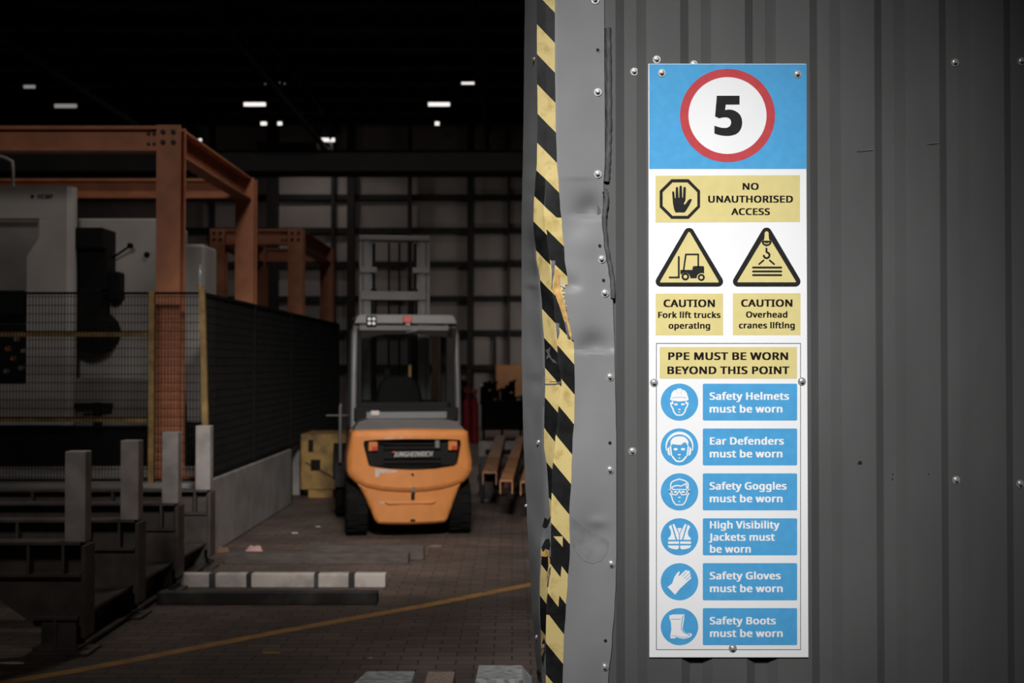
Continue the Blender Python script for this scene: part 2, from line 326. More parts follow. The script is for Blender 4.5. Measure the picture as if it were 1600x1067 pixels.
GLYPH_TEXT = """5871|361,613 338,612 316,610 296,608 276,605 259,603 244,600 231,598 255,888 651,888 651,1000 150,1000 112,528 174,489 190,492 209,496 231,499 255,503 279,506 303,508 324,509 345,510 405,507 457,497 501,480 535,457 561,428 580,393 591,353 595,307 593,272 588,240 578,211 564,186 547,163 527,144 504,127 478,114 449,104 418,97 385,92 349,91 315,92 281,95 246,101 211,109 176,118 144,129 115,142 88,157 88,41 113,28 140,17 170,8 202,0 237,-6 273,-11 309,-13 347,-14 404,-12 456,-4 505,8 548,26 588,48 622,75 652,105 676,141 696,180 710,223 718,269 721,319 719,364 711,406 698,444 680,478 657,509 630,536 599,559 563,578 524,594 481,605 435,611 385,613
A965|894,0 504,1004 391,1004 0,0 127,0 246,310 643,310 763,0|605,422 289,422 402,724 415,765 419,777 423,790 427,803 431,817 445,874 448,865 452,853 456,840 460,826 465,810 469,795 474,780 479,765 484,751 487,740 491,731 493,724
B980|136,1000 136,0 487,0 539,2 588,8 632,19 673,33 710,51 742,74 769,100 793,130 811,163 824,200 832,241 835,284 833,322 827,355 818,385 805,412 789,435 770,455 749,473 725,487 698,500 671,510 641,518 611,524 611,531 640,538 668,547 692,558 715,572 735,588 752,606 767,626 779,648 789,671 796,697 800,724 801,752 795,816 777,869 747,912 705,945 651,969 586,986 510,997 422,1000|262,574 262,892 427,892 487,890 537,883 579,872 613,856 638,836 656,809 667,776 671,738 668,700 659,667 644,639 623,616 594,597 555,585 506,577 447,574|454,469 498,468 537,464 571,457 600,447 625,436 646,421 664,405 677,387 687,366 695,344 699,320 700,294 697,254 687,218 671,186 648,158 617,136 576,119 525,110 464,106 262,106 262,469
C955|597,902 629,899 659,894 688,887 716,878 742,869 768,859 791,849 842,955 813,968 782,980 749,990 714,999 678,1005 641,1010 604,1013 566,1014 509,1012 456,1005 406,993 360,977 317,956 277,932 242,903 209,871 181,835 156,796 135,754 117,709 103,661 93,610 87,557 85,501 89,426 98,355 114,289 137,228 165,173 200,125 242,84 290,49 344,21 405,2 472,-10 545,-14 585,-13 622,-12 656,-8 687,-4 717,1 746,8 774,17 803,27 803,136 774,128 746,120 717,114 688,108 658,103 627,99 596,97 563,97 508,100 458,109 412,124 372,146 336,173 305,205 279,243 257,286 240,333 228,385 221,440 218,500 220,546 224,589 232,630 242,669 256,705 271,738 290,769 311,796 335,821 361,842 389,861 420,876 453,888 488,897 525,902 564,903
D1092|933,587 922,658 903,722 877,779 843,830 804,875 758,913 706,944 648,968 585,986 517,996 444,1000 136,1000 136,0 415,0 494,4 568,14 635,32 696,57 751,90 799,129 840,175 875,228 902,288 921,355 933,429 937,510|798,413 779,332 747,264 702,208 645,164 575,133 493,114 398,108 262,108 262,892 426,892 484,890 537,882 586,869 631,851 671,827 706,798 735,764 760,724 779,678 793,627 801,569 804,506
E849|695,111 262,111 262,468 669,468 669,577 262,577 262,889 695,889 695,1000 136,1000 136,0 695,0
F797|262,424 668,424 668,535 262,535 262,889 695,889 695,1000 136,1000 136,0 262,0
G1089|570,416 790,416 790,119 770,114 750,110 728,106 706,102 682,99 655,97 626,96 594,95 530,98 472,108 421,124 377,146 338,174 305,208 278,246 256,289 239,337 227,388 219,442 217,500 220,560 228,616 242,668 262,715 287,758 317,795 352,827 392,854 437,876 486,891 539,900 597,903 632,902 667,899 701,894 735,887 767,878 798,868 827,857 854,846 902,955 869,968 835,980 799,990 763,999 725,1005 685,1010 645,1013 604,1014 525,1010 452,998 385,978 324,950 270,915 222,874 181,826 147,772 120,712 101,646 89,576 85,500 89,424 99,352 117,287 141,226 172,172 209,124 252,83 303,48 359,21 421,2 490,-10 564,-14 616,-13 664,-11 709,-7 752,-1 793,6 834,15 875,25 916,38 916,528 570,528
H1108|901,1000 775,1000 775,577 262,577 262,1000 136,1000 136,0 262,0 262,466 775,466 775,0 901,0
I545|417,73 300,99 300,899 417,927 417,1000 56,1000 56,927 174,899 174,99 56,73 56,0 417,0
J452|32,-264 68,-259 101,-249 132,-236 159,-219 184,-198 205,-173 223,-144 237,-110 247,-73 253,-31 255,15 255,1000 129,1000 129,6 128,-24 124,-50 118,-73 109,-92 99,-109 87,-122 73,-133 58,-141 42,-148 26,-152 9,-155 -8,-155 -22,-155 -36,-154 -49,-153 -62,-151 -74,-149 -86,-147 -98,-144 -109,-141 -109,-248 -99,-252 -88,-255 -77,-259 -64,-261 -51,-263 -37,-265 -22,-266 -6,-266
M1340|681,0 1014,875 1020,875 1019,860 1018,843 1017,824 1015,803 1014,782 1013,759 1012,736 1011,712 1011,688 1010,664 1010,639 1010,615 1010,0 1134,0 1134,1000 950,1000 636,181 630,181 322,1000 136,1000 136,0 252,0 252,606 252,633 252,659 251,685 251,711 250,736 249,760 248,783 247,805 246,826 245,845 244,862 242,877 248,877 577,0
N1134|929,1000 811,1000 811,436 811,413 811,389 812,364 813,338 817,239 821,172 815,172 282,1000 136,1000 136,0 252,0 252,559 252,585 252,610 251,635 250,660 246,754 245,776 244,795 242,814 241,831 246,831 782,0 929,0
O1164|1005,577 995,647 979,712 956,772 927,827 891,875 849,917 801,952 747,980 687,999 621,1011 549,1015 474,1011 406,999 344,979 289,951 241,916 199,874 164,826 136,772 114,712 98,647 89,577 85,503 87,446 92,392 101,340 113,291 129,245 149,203 172,164 199,128 229,96 264,68 302,44 343,23 388,7 438,-5 491,-12 548,-14 603,-12 654,-5 702,6 747,22 789,43 826,67 861,95 891,127 919,163 942,203 962,245 979,291 992,339 1001,391 1007,445 1008,501|221,562 227,619 238,670 254,718 273,760 298,798 328,830 362,856 401,878 446,893 495,902 549,905 628,898 696,878 752,844 797,798 831,739 856,670 870,591 875,501 873,441 867,384 856,332 840,284 821,241 796,204 767,171 733,144 695,123 651,107 602,98 548,95 494,98 445,107 401,123 362,144 328,171 298,204 273,241 254,284 238,332 227,384 221,441 218,501
P917|136,1000 136,0 262,0 262,389 377,389 431,391 480,396 525,404 566,415 602,429 635,446 664,465 689,486 711,509 729,534 744,560 756,588 764,616 771,645 775,675 776,706 770,772 754,830 725,881 686,923 635,957 570,981 492,995 401,1000|451,889 505,880 549,865 584,845 611,818 630,785 642,746 646,700 644,666 638,634 628,607 615,583 597,562 576,544 551,529 521,518 487,509 450,502 408,498 363,497 262,497 262,892 389,892
R941|136,1000 136,0 262,0 262,413 461,413 703,0 850,0 576,448 601,458 625,470 649,483 672,498 693,515 713,535 731,557 746,583 759,611 769,643 774,677 776,716 773,761 766,803 754,840 737,874 715,903 687,929 655,951 617,968 574,982 525,992 471,998 412,1000|444,890 480,886 512,881 541,873 566,862 587,849 605,833 620,815 631,794 639,769 644,741 646,710 642,666 632,628 614,595 590,568 558,547 517,532 469,523 412,520 262,520 262,891 405,891
S839|701,305 695,339 685,370 672,398 654,423 633,446 608,467 579,487 547,505 511,523 472,540 430,556 391,571 357,586 327,600 301,613 279,627 260,642 245,657 232,674 223,692 217,711 213,734 211,758 213,779 217,798 223,817 232,834 244,850 259,863 276,875 296,885 318,893 343,899 370,902 401,903 433,902 465,900 497,895 527,888 557,880 586,871 614,861 640,850 679,958 650,970 620,981 588,990 555,999 519,1005 482,1010 444,1013 403,1014 358,1012 315,1006 275,997 237,983 203,966 173,946 147,922 125,896 107,866 94,833 87,798 84,759 85,731 88,704 93,679 100,655 109,634 120,613 133,594 148,576 166,559 185,543 206,527 229,513 254,500 281,487 311,474 342,462 385,446 423,431 456,416 484,401 508,387 527,371 544,355 556,339 565,321 572,301 576,280 577,256 575,233 571,210 563,190 552,171 538,154 520,139 500,126 476,115 449,106 420,100 387,96 352,95 312,96 273,100 235,105 197,113 161,123 128,133 98,143 71,154 71,34 88,26 106,19 125,13 146,8 167,3 190,-2 214,-5 239,-8 265,-11 291,-13 318,-14 346,-14 399,-12 448,-6 494,5 536,20 574,38 607,60 636,86 660,116 679,148 692,185 700,224 703,268
T849|452,889 763,889 763,1000 14,1000 14,889 326,889 326,0 452,0
U1094|896,1000 772,1000 772,353 770,316 765,282 757,249 745,219 730,192 711,167 688,146 662,128 631,114 596,103 557,97 514,95 452,99 399,112 354,133 317,162 289,199 268,243 256,294 252,352 252,1000 126,1000 126,356 132,276 150,205 181,142 223,88 278,43 343,11 419,-8 507,-14 571,-11 628,-2 680,13 726,34 767,61 801,91 831,126 854,166 873,209 886,254 894,302 896,353
V910|707,1000 483,361 476,341 470,320 463,301 457,282 452,263 446,244 441,226 436,209 432,191 428,174 424,157 420,140 417,157 413,174 408,191 404,208 399,225 394,243 389,261 384,280 378,299 371,319 365,338 357,359 132,1000 0,1000 357,0 483,0 840,1000
W1372|1153,1000 999,391 993,369 988,348 983,326 978,305 973,285 968,264 964,244 961,225 957,206 954,187 952,169 950,151 940,204 938,218 935,233 932,248 929,263 925,279 921,295 917,311 913,327 909,343 904,360 900,376 895,392 711,1000 581,1000 405,396 388,333 384,317 380,301 376,285 373,270 369,254 366,239 363,224 361,209 352,151 343,206 341,220 338,234 336,249 333,264 319,326 316,341 312,357 308,373 304,389 148,1000 17,1000 282,0 409,0 598,651 603,667 607,683 612,699 616,715 630,775 634,788 636,801 639,812 641,823 646,853 647,847 648,841 650,832 652,823 664,775 667,760 671,746 675,731 679,716 696,655 891,0 1018,0 1284,1000
Y863|137,1000 0,1000 333,382 333,0 459,0 459,388 793,1000 657,1000 396,508
a856|367,762 332,759 297,753 263,744 231,734 201,724 173,712 147,699 185,606 208,617 233,628 258,637 284,646 311,654 339,659 367,663 396,664 431,662 462,655 489,643 511,627 529,606 542,577 549,541 552,497 552,452 424,448 339,442 265,429 203,409 153,382 114,348 86,308 70,262 64,209 66,172 72,140 82,110 95,83 112,60 132,40 154,23 180,10 208,-1 237,-8 268,-13 301,-14 331,-13 359,-11 385,-7 408,-1 430,6 450,15 469,26 487,39 504,53 520,69 537,87 553,106 559,106 583,0 672,0 672,511 668,573 656,625 635,669 606,703 569,729 523,748 468,760 403,763|550,367 550,300 546,249 535,205 515,168 487,138 454,115 416,99 375,89 329,85 300,87 274,93 251,102 230,115 214,132 202,153 194,178 192,207 195,241 205,271 222,296 246,318 278,335 321,349 375,358 440,363
b931|242,1064 119,1064 119,0 207,0 232,95 242,95 260,74 280,54 304,35 331,18 361,4 395,-6 433,-12 475,-14 520,-11 562,-3 601,10 637,29 670,54 699,84 725,119 746,160 763,206 775,257 782,314 784,375 779,466 763,545 737,611 700,666 654,709 601,739 541,757 475,763 433,761 395,755 361,745 331,731 304,714 280,695 260,674 242,651 235,651 237,664 238,679 239,697 240,716 241,737 242,759 242,782 242,805|502,657 544,643 579,621 607,590 629,550 644,501 654,443 657,377 654,311 644,253 629,204 607,162 579,130 545,107 504,93 457,88 400,93 353,107 315,130 288,162 268,203 254,252 245,309 242,374 242,380 244,426 247,468 253,505 262,539 273,568 288,593 306,614 328,631 353,644 382,654 416,659 454,661
c742|451,-13 480,-11 506,-8 530,-4 552,2 574,9 594,17 613,27 613,136 593,127 572,119 550,112 527,105 503,100 477,96 449,93 419,92 385,94 353,100 325,111 300,125 277,143 258,165 242,190 228,220 218,253 210,290 206,329 204,373 206,418 210,459 218,496 228,529 242,559 258,585 278,607 301,625 327,639 357,649 390,655 426,657 446,656 466,654 488,651 510,646 532,640 552,634 571,628 588,622 626,724 608,732 588,740 565,747 539,753 512,758 485,762 457,764 429,765 380,762 333,755 290,742 249,724 211,701 178,672 148,637 123,597 103,550 89,497 80,437 77,371 80,308 88,250 102,198 121,153 145,113 174,78 206,50 243,27 283,9 326,-4 372,-11 420,-14
d931|414,-13 440,-10 465,-5 488,1 509,10 529,19 548,30 564,43 580,56 594,70 607,85 619,101 625,101 643,0 742,0 742,1064 619,1064 619,765 619,753 620,740 621,725 623,708 627,654 619,654 607,669 594,683 580,697 564,710 548,722 529,733 510,742 489,750 466,756 442,761 415,764 387,765 320,759 260,740 208,709 162,666 125,611 98,544 82,465 77,374 82,283 98,205 124,138 161,83 207,41 259,10 319,-8 385,-14|358,93 317,107 282,130 254,162 232,203 217,252 208,308 204,371 208,434 217,491 232,540 254,583 282,618 316,643 357,658 403,662 461,658 508,644 546,620 574,588 594,546 609,496 618,439 620,373 620,350 617,288 608,235 593,190 572,153 544,125 506,105 460,92 405,88
e860|361,762 316,753 274,738 235,717 199,691 168,659 141,623 118,581 100,535 87,484 80,429 77,370 80,310 88,255 103,204 123,159 148,119 177,84 211,54 250,29 292,10 338,-3 387,-11 438,-14 476,-13 510,-11 542,-7 571,-2 600,5 628,13 656,23 685,35 685,143 656,131 627,121 599,112 571,104 542,99 511,94 479,92 444,91 391,95 344,108 304,128 270,158 242,195 222,239 210,292 204,352 718,352 718,426 716,475 709,522 698,565 681,604 661,640 636,672 608,700 575,723 539,741 499,754 456,762 409,765|438,662 465,657 489,649 511,637 529,622 545,604 559,584 570,562 579,537 585,510 588,481 590,450 207,450 215,497 227,539 245,576 268,607 296,632 329,650 366,660 408,664
f552|465,751 276,751 276,800 278,841 283,876 293,906 306,929 323,947 344,960 369,968 398,971 413,970 428,969 443,967 458,964 472,960 486,957 498,953 510,950 542,1046 528,1051 513,1055 496,1060 478,1064 459,1067 439,1070 418,1071 396,1071 359,1070 325,1064 293,1056 265,1043 239,1027 217,1007 197,983 181,955 169,923 160,886 154,844 153,798 153,755 21,713 21,655 153,655 153,0 276,0 276,655 465,655
g931|317,758 256,738 204,705 159,659 123,601 98,535 82,459 77,374 82,287 98,211 123,144 159,88 204,44 257,12 318,-8 387,-14 424,-12 459,-7 491,2 522,14 550,30 575,49 598,73 619,99 625,99 624,92 623,82 623,70 622,55 621,40 621,27 621,16 620,7 620,-22 617,-69 607,-110 589,-146 565,-177 535,-202 499,-220 459,-230 413,-234 373,-233 334,-230 297,-225 261,-218 226,-210 194,-200 164,-188 136,-175 136,-289 163,-300 193,-309 224,-318 257,-324 292,-329 328,-333 366,-335 406,-336 461,-334 511,-327 556,-316 595,-300 630,-279 660,-254 685,-225 706,-191 722,-153 733,-110 740,-64 742,-13 742,751 644,751 627,651 620,651 598,678 574,701 548,721 519,737 488,749 456,758 421,763 385,765|438,659 471,654 500,645 527,632 550,615 569,594 586,569 599,539 609,505 616,466 620,423 622,374 622,345 621,312 619,282 615,254 609,228 602,205 593,184 582,165 570,148 556,133 540,120 522,110 503,102 481,95 458,91 432,88 405,87 359,91 318,105 284,128 256,160 233,201 217,250 208,307 204,373 206,417 210,458 217,495 228,529 240,560 256,586 274,609 295,627 318,642 344,653 372,659 402,661
h935|242,1064 119,1064 119,0 242,0 242,388 244,430 247,469 254,505 263,537 274,566 290,591 308,612 331,630 357,643 387,653 422,659 462,661 503,658 537,650 566,636 590,616 607,591 620,560 628,523 630,480 630,0 752,0 752,489 750,535 744,576 735,613 721,646 704,674 683,698 658,718 630,735 597,747 561,756 521,762 478,763 454,762 431,760 408,756 385,750 363,743 342,734 323,723 304,711 287,698 271,683 256,666 244,647 235,647 237,659 238,671 239,684 240,697 241,711 242,725 242,739 242,752
i431|119,751 119,0 242,0 242,751|167,1031 154,1027 141,1022 130,1013 121,1002 114,989 111,973 109,954 111,935 114,919 121,906 130,895 141,886 154,880 167,877 182,875 196,877 209,880 221,886 232,895 241,906 248,919 252,935 254,954 252,973 248,989 241,1002 232,1013 221,1022 209,1027 196,1031 182,1032
k818|241,1064 119,1064 119,0 241,0 241,276 326,350 587,0 735,0 410,430 714,751 570,751 331,497 324,490 317,481 309,472 300,461 266,419 258,409 251,400 246,393 241,387 235,387 239,450 240,467 240,482 241,496 241,508
l431|242,1064 119,1064 119,0 242,0
m1379|907,763 872,757 838,747 805,734 774,716 746,695 722,669 702,639 695,639 679,669 660,695 637,716 610,734 579,747 545,757 507,763 465,765 443,764 421,762 399,758 378,752 358,745 338,736 319,726 302,714 285,700 270,684 256,667 244,648 237,648 218,751 119,751 119,0 242,0 242,389 243,432 247,471 253,506 261,538 272,566 286,591 303,612 324,630 347,643 375,653 407,659 443,661 468,660 491,656 511,650 529,641 545,630 559,617 570,601 580,582 587,561 592,537 596,511 597,483 597,0 718,0 718,415 721,471 730,521 745,563 765,598 793,626 828,645 871,657 922,661 958,658 990,650 1016,636 1037,616 1053,591 1065,561 1072,525 1074,483 1074,0 1196,0 1196,489 1192,557 1180,614 1161,662 1133,700 1098,728 1054,748 1002,761 943,765
n935|457,764 433,762 411,758 388,752 366,745 345,736 325,726 306,714 288,700 272,684 257,667 244,648 237,648 218,751 119,751 119,0 242,0 242,389 245,451 254,506 269,552 290,591 319,622 357,644 405,657 462,661 503,658 537,650 566,636 590,616 607,591 620,560 628,523 630,480 630,0 752,0 752,489 748,557 735,614 713,662 683,700 645,728 598,748 544,761 480,765
o917|769,437 761,492 747,542 728,588 703,628 675,664 643,694 606,719 565,739 522,753 475,762 426,765 374,762 325,753 281,739 239,719 203,694 170,664 142,628 119,588 101,542 88,492 80,437 77,377 79,331 84,288 92,248 103,211 117,176 134,144 153,115 175,88 199,65 225,44 254,26 284,12 317,1 350,-8 385,-12 422,-14 461,-12 498,-8 533,1 567,12 598,26 627,44 653,65 677,88 699,115 717,144 734,176 747,211 758,248 766,288 770,331 772,377|208,440 217,495 234,544 256,585 286,619 324,642 369,656 423,661 460,659 493,652 522,642 548,627 571,608 591,585 607,559 620,529 631,496 638,460 643,420 644,377 643,334 638,294 631,257 621,223 608,193 592,166 572,143 549,123 523,108 493,97 461,90 424,88 388,90 355,97 326,108 300,123 277,143 257,166 241,193 228,223 217,257 210,294 206,334 204,377
p931|447,764 420,761 395,756 372,749 351,741 331,731 313,720 296,707 281,694 267,679 254,664 242,648 237,648 220,751 119,751 119,-336 242,-336 242,-28 242,-14 242,1 241,17 239,35 238,52 237,68 235,83 234,95 242,95 254,81 267,67 281,54 296,41 313,30 331,19 351,10 373,1 396,-5 421,-10 447,-13 475,-14 520,-11 562,-3 602,11 638,30 671,55 700,85 725,121 746,162 763,208 775,259 782,316 784,377 779,468 763,547 737,614 700,668 654,710 601,741 542,759 476,765|502,656 544,642 579,618 607,584 629,542 644,494 654,439 657,378 656,337 651,299 645,263 635,229 623,198 608,171 590,147 569,126 546,110 519,98 489,91 457,88 418,90 384,97 354,107 328,122 307,141 288,163 273,190 262,220 253,254 247,291 244,332 242,377 242,401 244,443 249,481 255,516 265,546 277,573 292,596 310,616 332,632 357,645 386,654 418,659 454,661
r648|444,763 419,760 396,753 374,744 353,733 333,721 314,706 297,690 281,672 266,654 252,634 239,613 234,613 220,751 119,751 119,0 242,0 242,401 243,429 247,455 252,480 260,504 269,526 281,547 294,566 308,583 324,599 341,613 359,624 378,634 398,642 418,648 439,652 461,653 471,652 481,652 491,651 502,650 513,648 523,647 533,645 542,643 557,756 548,758 538,760 527,761 515,763 503,764 491,764 480,765 469,765
s741|606,236 601,262 593,286 581,307 566,327 549,344 528,361 504,375 478,389 449,403 417,417 382,430 348,443 318,456 291,468 268,478 248,489 232,499 218,510 207,520 199,532 194,544 190,558 189,573 192,593 199,610 212,626 229,639 251,650 278,658 309,662 345,664 372,663 398,660 425,656 451,650 477,643 502,634 526,626 550,616 592,714 566,726 539,735 510,744 481,751 451,757 419,761 387,764 353,765 293,761 239,752 191,736 149,713 115,684 91,650 76,611 71,566 73,536 78,510 87,486 99,465 115,446 133,429 155,412 179,398 206,384 236,370 269,356 304,342 339,328 370,315 396,303 418,291 436,280 452,269 464,258 473,246 480,235 485,223 488,210 489,196 486,172 478,151 465,132 447,116 423,102 392,93 355,87 311,85 278,87 246,90 213,96 181,104 151,114 122,124 96,135 73,146 73,34 95,23 120,14 145,6 173,-1 203,-7 235,-11 270,-13 308,-14 353,-12 394,-8 433,0 468,11 499,25 527,42 551,62 571,85 587,111 599,140 606,172 608,207
t575|345,89 323,95 303,105 285,120 271,138 260,162 254,189 252,221 252,655 469,655 469,751 252,751 252,923 179,923 130,763 22,714 22,655 129,655 129,218 131,176 137,138 146,105 160,77 176,54 195,34 217,18 240,6 266,-3 292,-9 320,-13 349,-14 366,-14 383,-12 401,-10 419,-8 436,-4 451,-1 464,4 475,8 475,102 465,99 454,97 441,94 427,92 413,90 398,88 384,87 370,87
u935|623,751 623,360 622,318 618,280 612,244 603,212 591,184 576,159 557,137 534,120 508,106 477,96 442,90 402,88 362,91 328,99 299,113 276,133 258,158 245,189 238,225 235,268 235,751 111,751 111,259 113,214 118,173 128,136 141,104 159,75 180,51 205,31 233,15 265,2 301,-7 341,-12 384,-14 408,-13 432,-11 455,-7 478,-2 500,5 521,13 541,23 560,35 578,48 595,64 609,81 622,99 627,99 646,0 746,0 746,751
v781|426,0 711,751 580,751 420,308 415,293 409,277 403,259 397,241 391,222 384,204 379,186 373,168 368,151 364,136 360,122 357,109 352,109 349,122 346,136 342,151 338,167 332,185 327,203 321,221 315,239 309,258 303,276 297,292 291,308 132,751 0,751 284,0
w1171|732,1 877,1 1085,752 959,752 854,352 849,330 843,309 838,288 833,267 828,246 823,226 818,207 814,188 811,171 808,156 806,142 804,129 798,129 797,143 794,157 791,173 787,190 783,207 778,225 773,242 768,261 748,329 619,752 485,752 352,329 348,318 344,305 341,292 337,279 333,265 329,251 326,237 323,223 311,169 308,157 306,146 303,136 301,127 296,127 294,141 291,157 289,173 285,191 281,210 277,229 272,249 268,270 263,290 257,311 252,331 246,352 143,752 15,752 221,1 361,1 496,423 501,438 505,452 509,467 513,481 517,495 521,509 524,523 527,536 539,585 541,596 543,606 545,615 546,623 552,623 553,615 555,606 558,596 560,585 572,537 575,524 579,511 583,497 587,482 604,424
y784|304,-3 265,-102 257,-122 248,-140 238,-157 227,-173 215,-187 202,-200 188,-210 173,-219 156,-226 138,-231 119,-234 98,-235 86,-235 75,-235 64,-234 53,-232 42,-231 32,-230 24,-228 15,-227 15,-325 25,-327 35,-329 47,-331 59,-333 72,-334 86,-335 101,-336 118,-336 153,-334 185,-329 215,-320 242,-307 266,-292 289,-273 310,-251 328,-226 346,-199 362,-169 377,-138 391,-104 714,751 581,751 429,325 419,296 409,268 400,239 391,211 382,184 375,159 369,138 364,119 359,119 355,135 352,150 348,166 343,183 338,199 333,216 327,233 321,251 315,268 309,286 302,305 296,324 133,751 1,751"""
GLYPHS = {}
for _l in GLYPH_TEXT.strip().split('\n'):
    ch = _l[0]; ps = _l[1:].split('|')
    GLYPHS[ch] = (int(ps[0]), [[tuple(map(int, q.split(','))) for q in p.split(' ')] for p in ps[1:]])
GLYPHS['i'] = (GLYPHS['i'][0], [[(x, y + (55 if min(q[1] for q in l) > 800 else 0)) for x, y in l] for l in GLYPHS['i'][1]])
def text_loops(s, track=0.0):
    """glyph groups in cap-height units (y up) and the ink extent"""
    x = 0; out = []
    for ch in s:
        if ch == ' ': x += 400 + track; continue
        adv, ls = GLYPHS[ch]
        out.append([[(px + x, py) for px, py in l] for l in ls]); x += adv + track
    xs = [p[0] for g in out for l in g for p in l]
    return out, min(xs), max(xs)
def put_text(mb, s, x0, x1, ybase, cap, fn, track=0.0, slant=0.0, bx=66, by=24):
    gs, a, b = text_loops(s, track)
    # heavy strokes: each letter is laid down a few times, shifted by half the extra stroke width
    a -= bx; b += bx
    for g in gs:
        for k, (sx, sy) in enumerate(((0, 0), (-bx, -by), (bx, -by), (-bx, by), (bx, by))):
            def lay(u, v, k=k):
                q = Vector(fn(u, v)); q.y -= k * 2e-5; return q
            mb.flat([[(x0 + (p[0] + sx - a) / (b - a) * (x1 - x0) + slant * p[1] / 1000 * cap, ybase - (p[1] + sy + by) / (1000 + 2 * by) * cap) for p in l] for l in g], lay)
    return mb

# ================================================================== THE SETTING
WY = 3.93                                   # crest plane of the outside cladding
# --- floor of brick pavers
def floor_mat():
    m = bpy.data.materials.new('brick_pavers'); m.use_nodes = True
    nt = m.node_tree; b = nt.nodes['Principled BSDF']
    tc = nt.nodes.new('ShaderNodeTexCoord')
    br = nt.nodes.new('ShaderNodeTexBrick')
    br.inputs['Scale'].default_value = 1.0
    br.inputs['Brick Width'].default_value = .21; br.inputs['Row Height'].default_value = .105
    br.inputs['Mortar Size'].default_value = .0045; br.inputs['Mortar Smooth'].default_value = .3
    br.inputs['Color1'].default_value = (.085, .062, .052, 1); br.inputs['Color2'].default_value = (.125, .090, .074, 1)
    br.inputs['Mortar'].default_value = (.016, .013, .012, 1)
    nt.links.new(tc.outputs['Object'], br.inputs['Vector'])
    nz = nt.nodes.new('ShaderNodeTexNoise'); nz.inputs['Scale'].default_value = 1.3; nz.inputs['Detail'].default_value = 6
    nt.links.new(tc.outputs['Object'], nz.inputs['Vector'])
    rp = nt.nodes.new('ShaderNodeValToRGB'); rp.color_ramp.elements[0].position = .3; rp.color_ramp.elements[1].position = .7
    rp.color_ramp.elements[0].color = (.55, .55, .55, 1); rp.color_ramp.elements[1].color = (1.25, 1.2, 1.15, 1)
    nt.links.new(nz.outputs['Fac'], rp.inputs[0])
    mx = nt.nodes.new('ShaderNodeMix'); mx.data_type = 'RGBA'; mx.blend_type = 'MULTIPLY'; mx.inputs[0].default_value = 1
    nt.links.new(br.outputs['Color'], mx.inputs[6]); nt.links.new(rp.outputs[0], mx.inputs[7])
    nt.links.new(mx.outputs[2], b.inputs['Base Color'])
    b.inputs['Roughness'].default_value = .75
    bp = nt.nodes.new('ShaderNodeBump'); bp.inputs['Strength'].default_value = .6; bp.inputs['Distance'].default_value = .004
    bp.invert = True
    nt.links.new(br.outputs['Fac'], bp.inputs['Height']); nt.links.new(bp.outputs[0], b.inputs['Normal'])
    return m
fl = MB().box(-16, 8, -9, 36, -.2, 0).build('floor', floor_mat(), kind='structure')
M_line = mat('worn_yellow_paint', (.40, .20, .05), .7, 0, 0, 9, 0, col2=(.20, .11, .045), ramp=(.45, .75))
mb = MB(); rows = []
LP = [(-60, 1080), (15, 1065), (114.5, 1049), (240, 1025), (406, 993), (546, 967), (662, 946.6), (745, 930), (827, 913.7), (900, 899)]
pts = [onfloor(*p) for p in LP]
for i, p in enumerate(pts):
    d = (pts[min(i + 1, len(pts) - 1)] - pts[max(i - 1, 0)]); d.normalize(); nrm = Vector((-d.y, d.x, 0)) * .05
    rows += [p + nrm + Vector((0, 0, .0015)), p - nrm + Vector((0, 0, .0015))]
mb.add(rows, [(2 * i, 2 * i + 1, 2 * i + 3, 2 * i + 2) for i in range(len(pts) - 1)])
mb.build('painted_line', M_line, fl)
q = onfloor(424, 1020); mb = MB().box(q.x - .05, q.x + .05, q.y - .02, q.y + .02, .0005, .0015)
mb.build('painted_line', M_line, fl)

# --- ribbed outside wall to the right of the doorway
PITCH_X = .1995
def clad_profile(x_from, x_to):
    # crest wide and near, valley narrow and deep
    x0 = xat(985.5, WY + .022)                      # a valley centre
    pts = []
    k0 = int(floor((x_from - x0) / PITCH_X)); k1 = int(floor((x_to - x0) / PITCH_X)) + 1
    for k in range(k0, k1 + 1):
        c = x0 + k * PITCH_X
        for dx, dy in ((-.0475, 0), (-.019, .022), (.019, .022), (.0475, 0)):
            pts.append((c + dx, WY + dy))
    return [p for p in pts if x_from <= p[0] <= x_to]
pr = clad_profile(.30, 3.4)
pr = [(.262, WY + .001), (.27, WY)] + pr
n = len(pr)
mb = MB()
zs = [0.0, 2.0, 4.0, 6.0, 8.2]
vs = [(x, y, z) for z in zs for x, y in pr]
fs = [(r * n + i, r * n + i + 1, (r + 1) * n + i + 1, (r + 1) * n + i) for r in range(len(zs) - 1) for i in range(n - 1)]
mb.add(vs, fs)
# rear sheet that closes the wall
mb.box(.262, 3.4, WY + .03, WY + .16, 0, 8.2)
wall_r = mb.build('wall_right', M_clad, weld='keep', kind='structure')
M_in = mat('dark_inner_lining', (.16, .15, .145), .8, 0, .15, 2)
MB().box(3.4, 6.6, WY, WY + .16, 0, 8.2).build('wall_front', M_clad, kind='structure')
MB().box(-14.2, -1.78, WY, WY + .16, 0, 8.2).build('wall_left', M_clad, kind='structure')
MB().box(-1.78, .21, WY + .02, WY + .16, 5.2, 8.2).build('wall_top', M_clad, kind='structure')
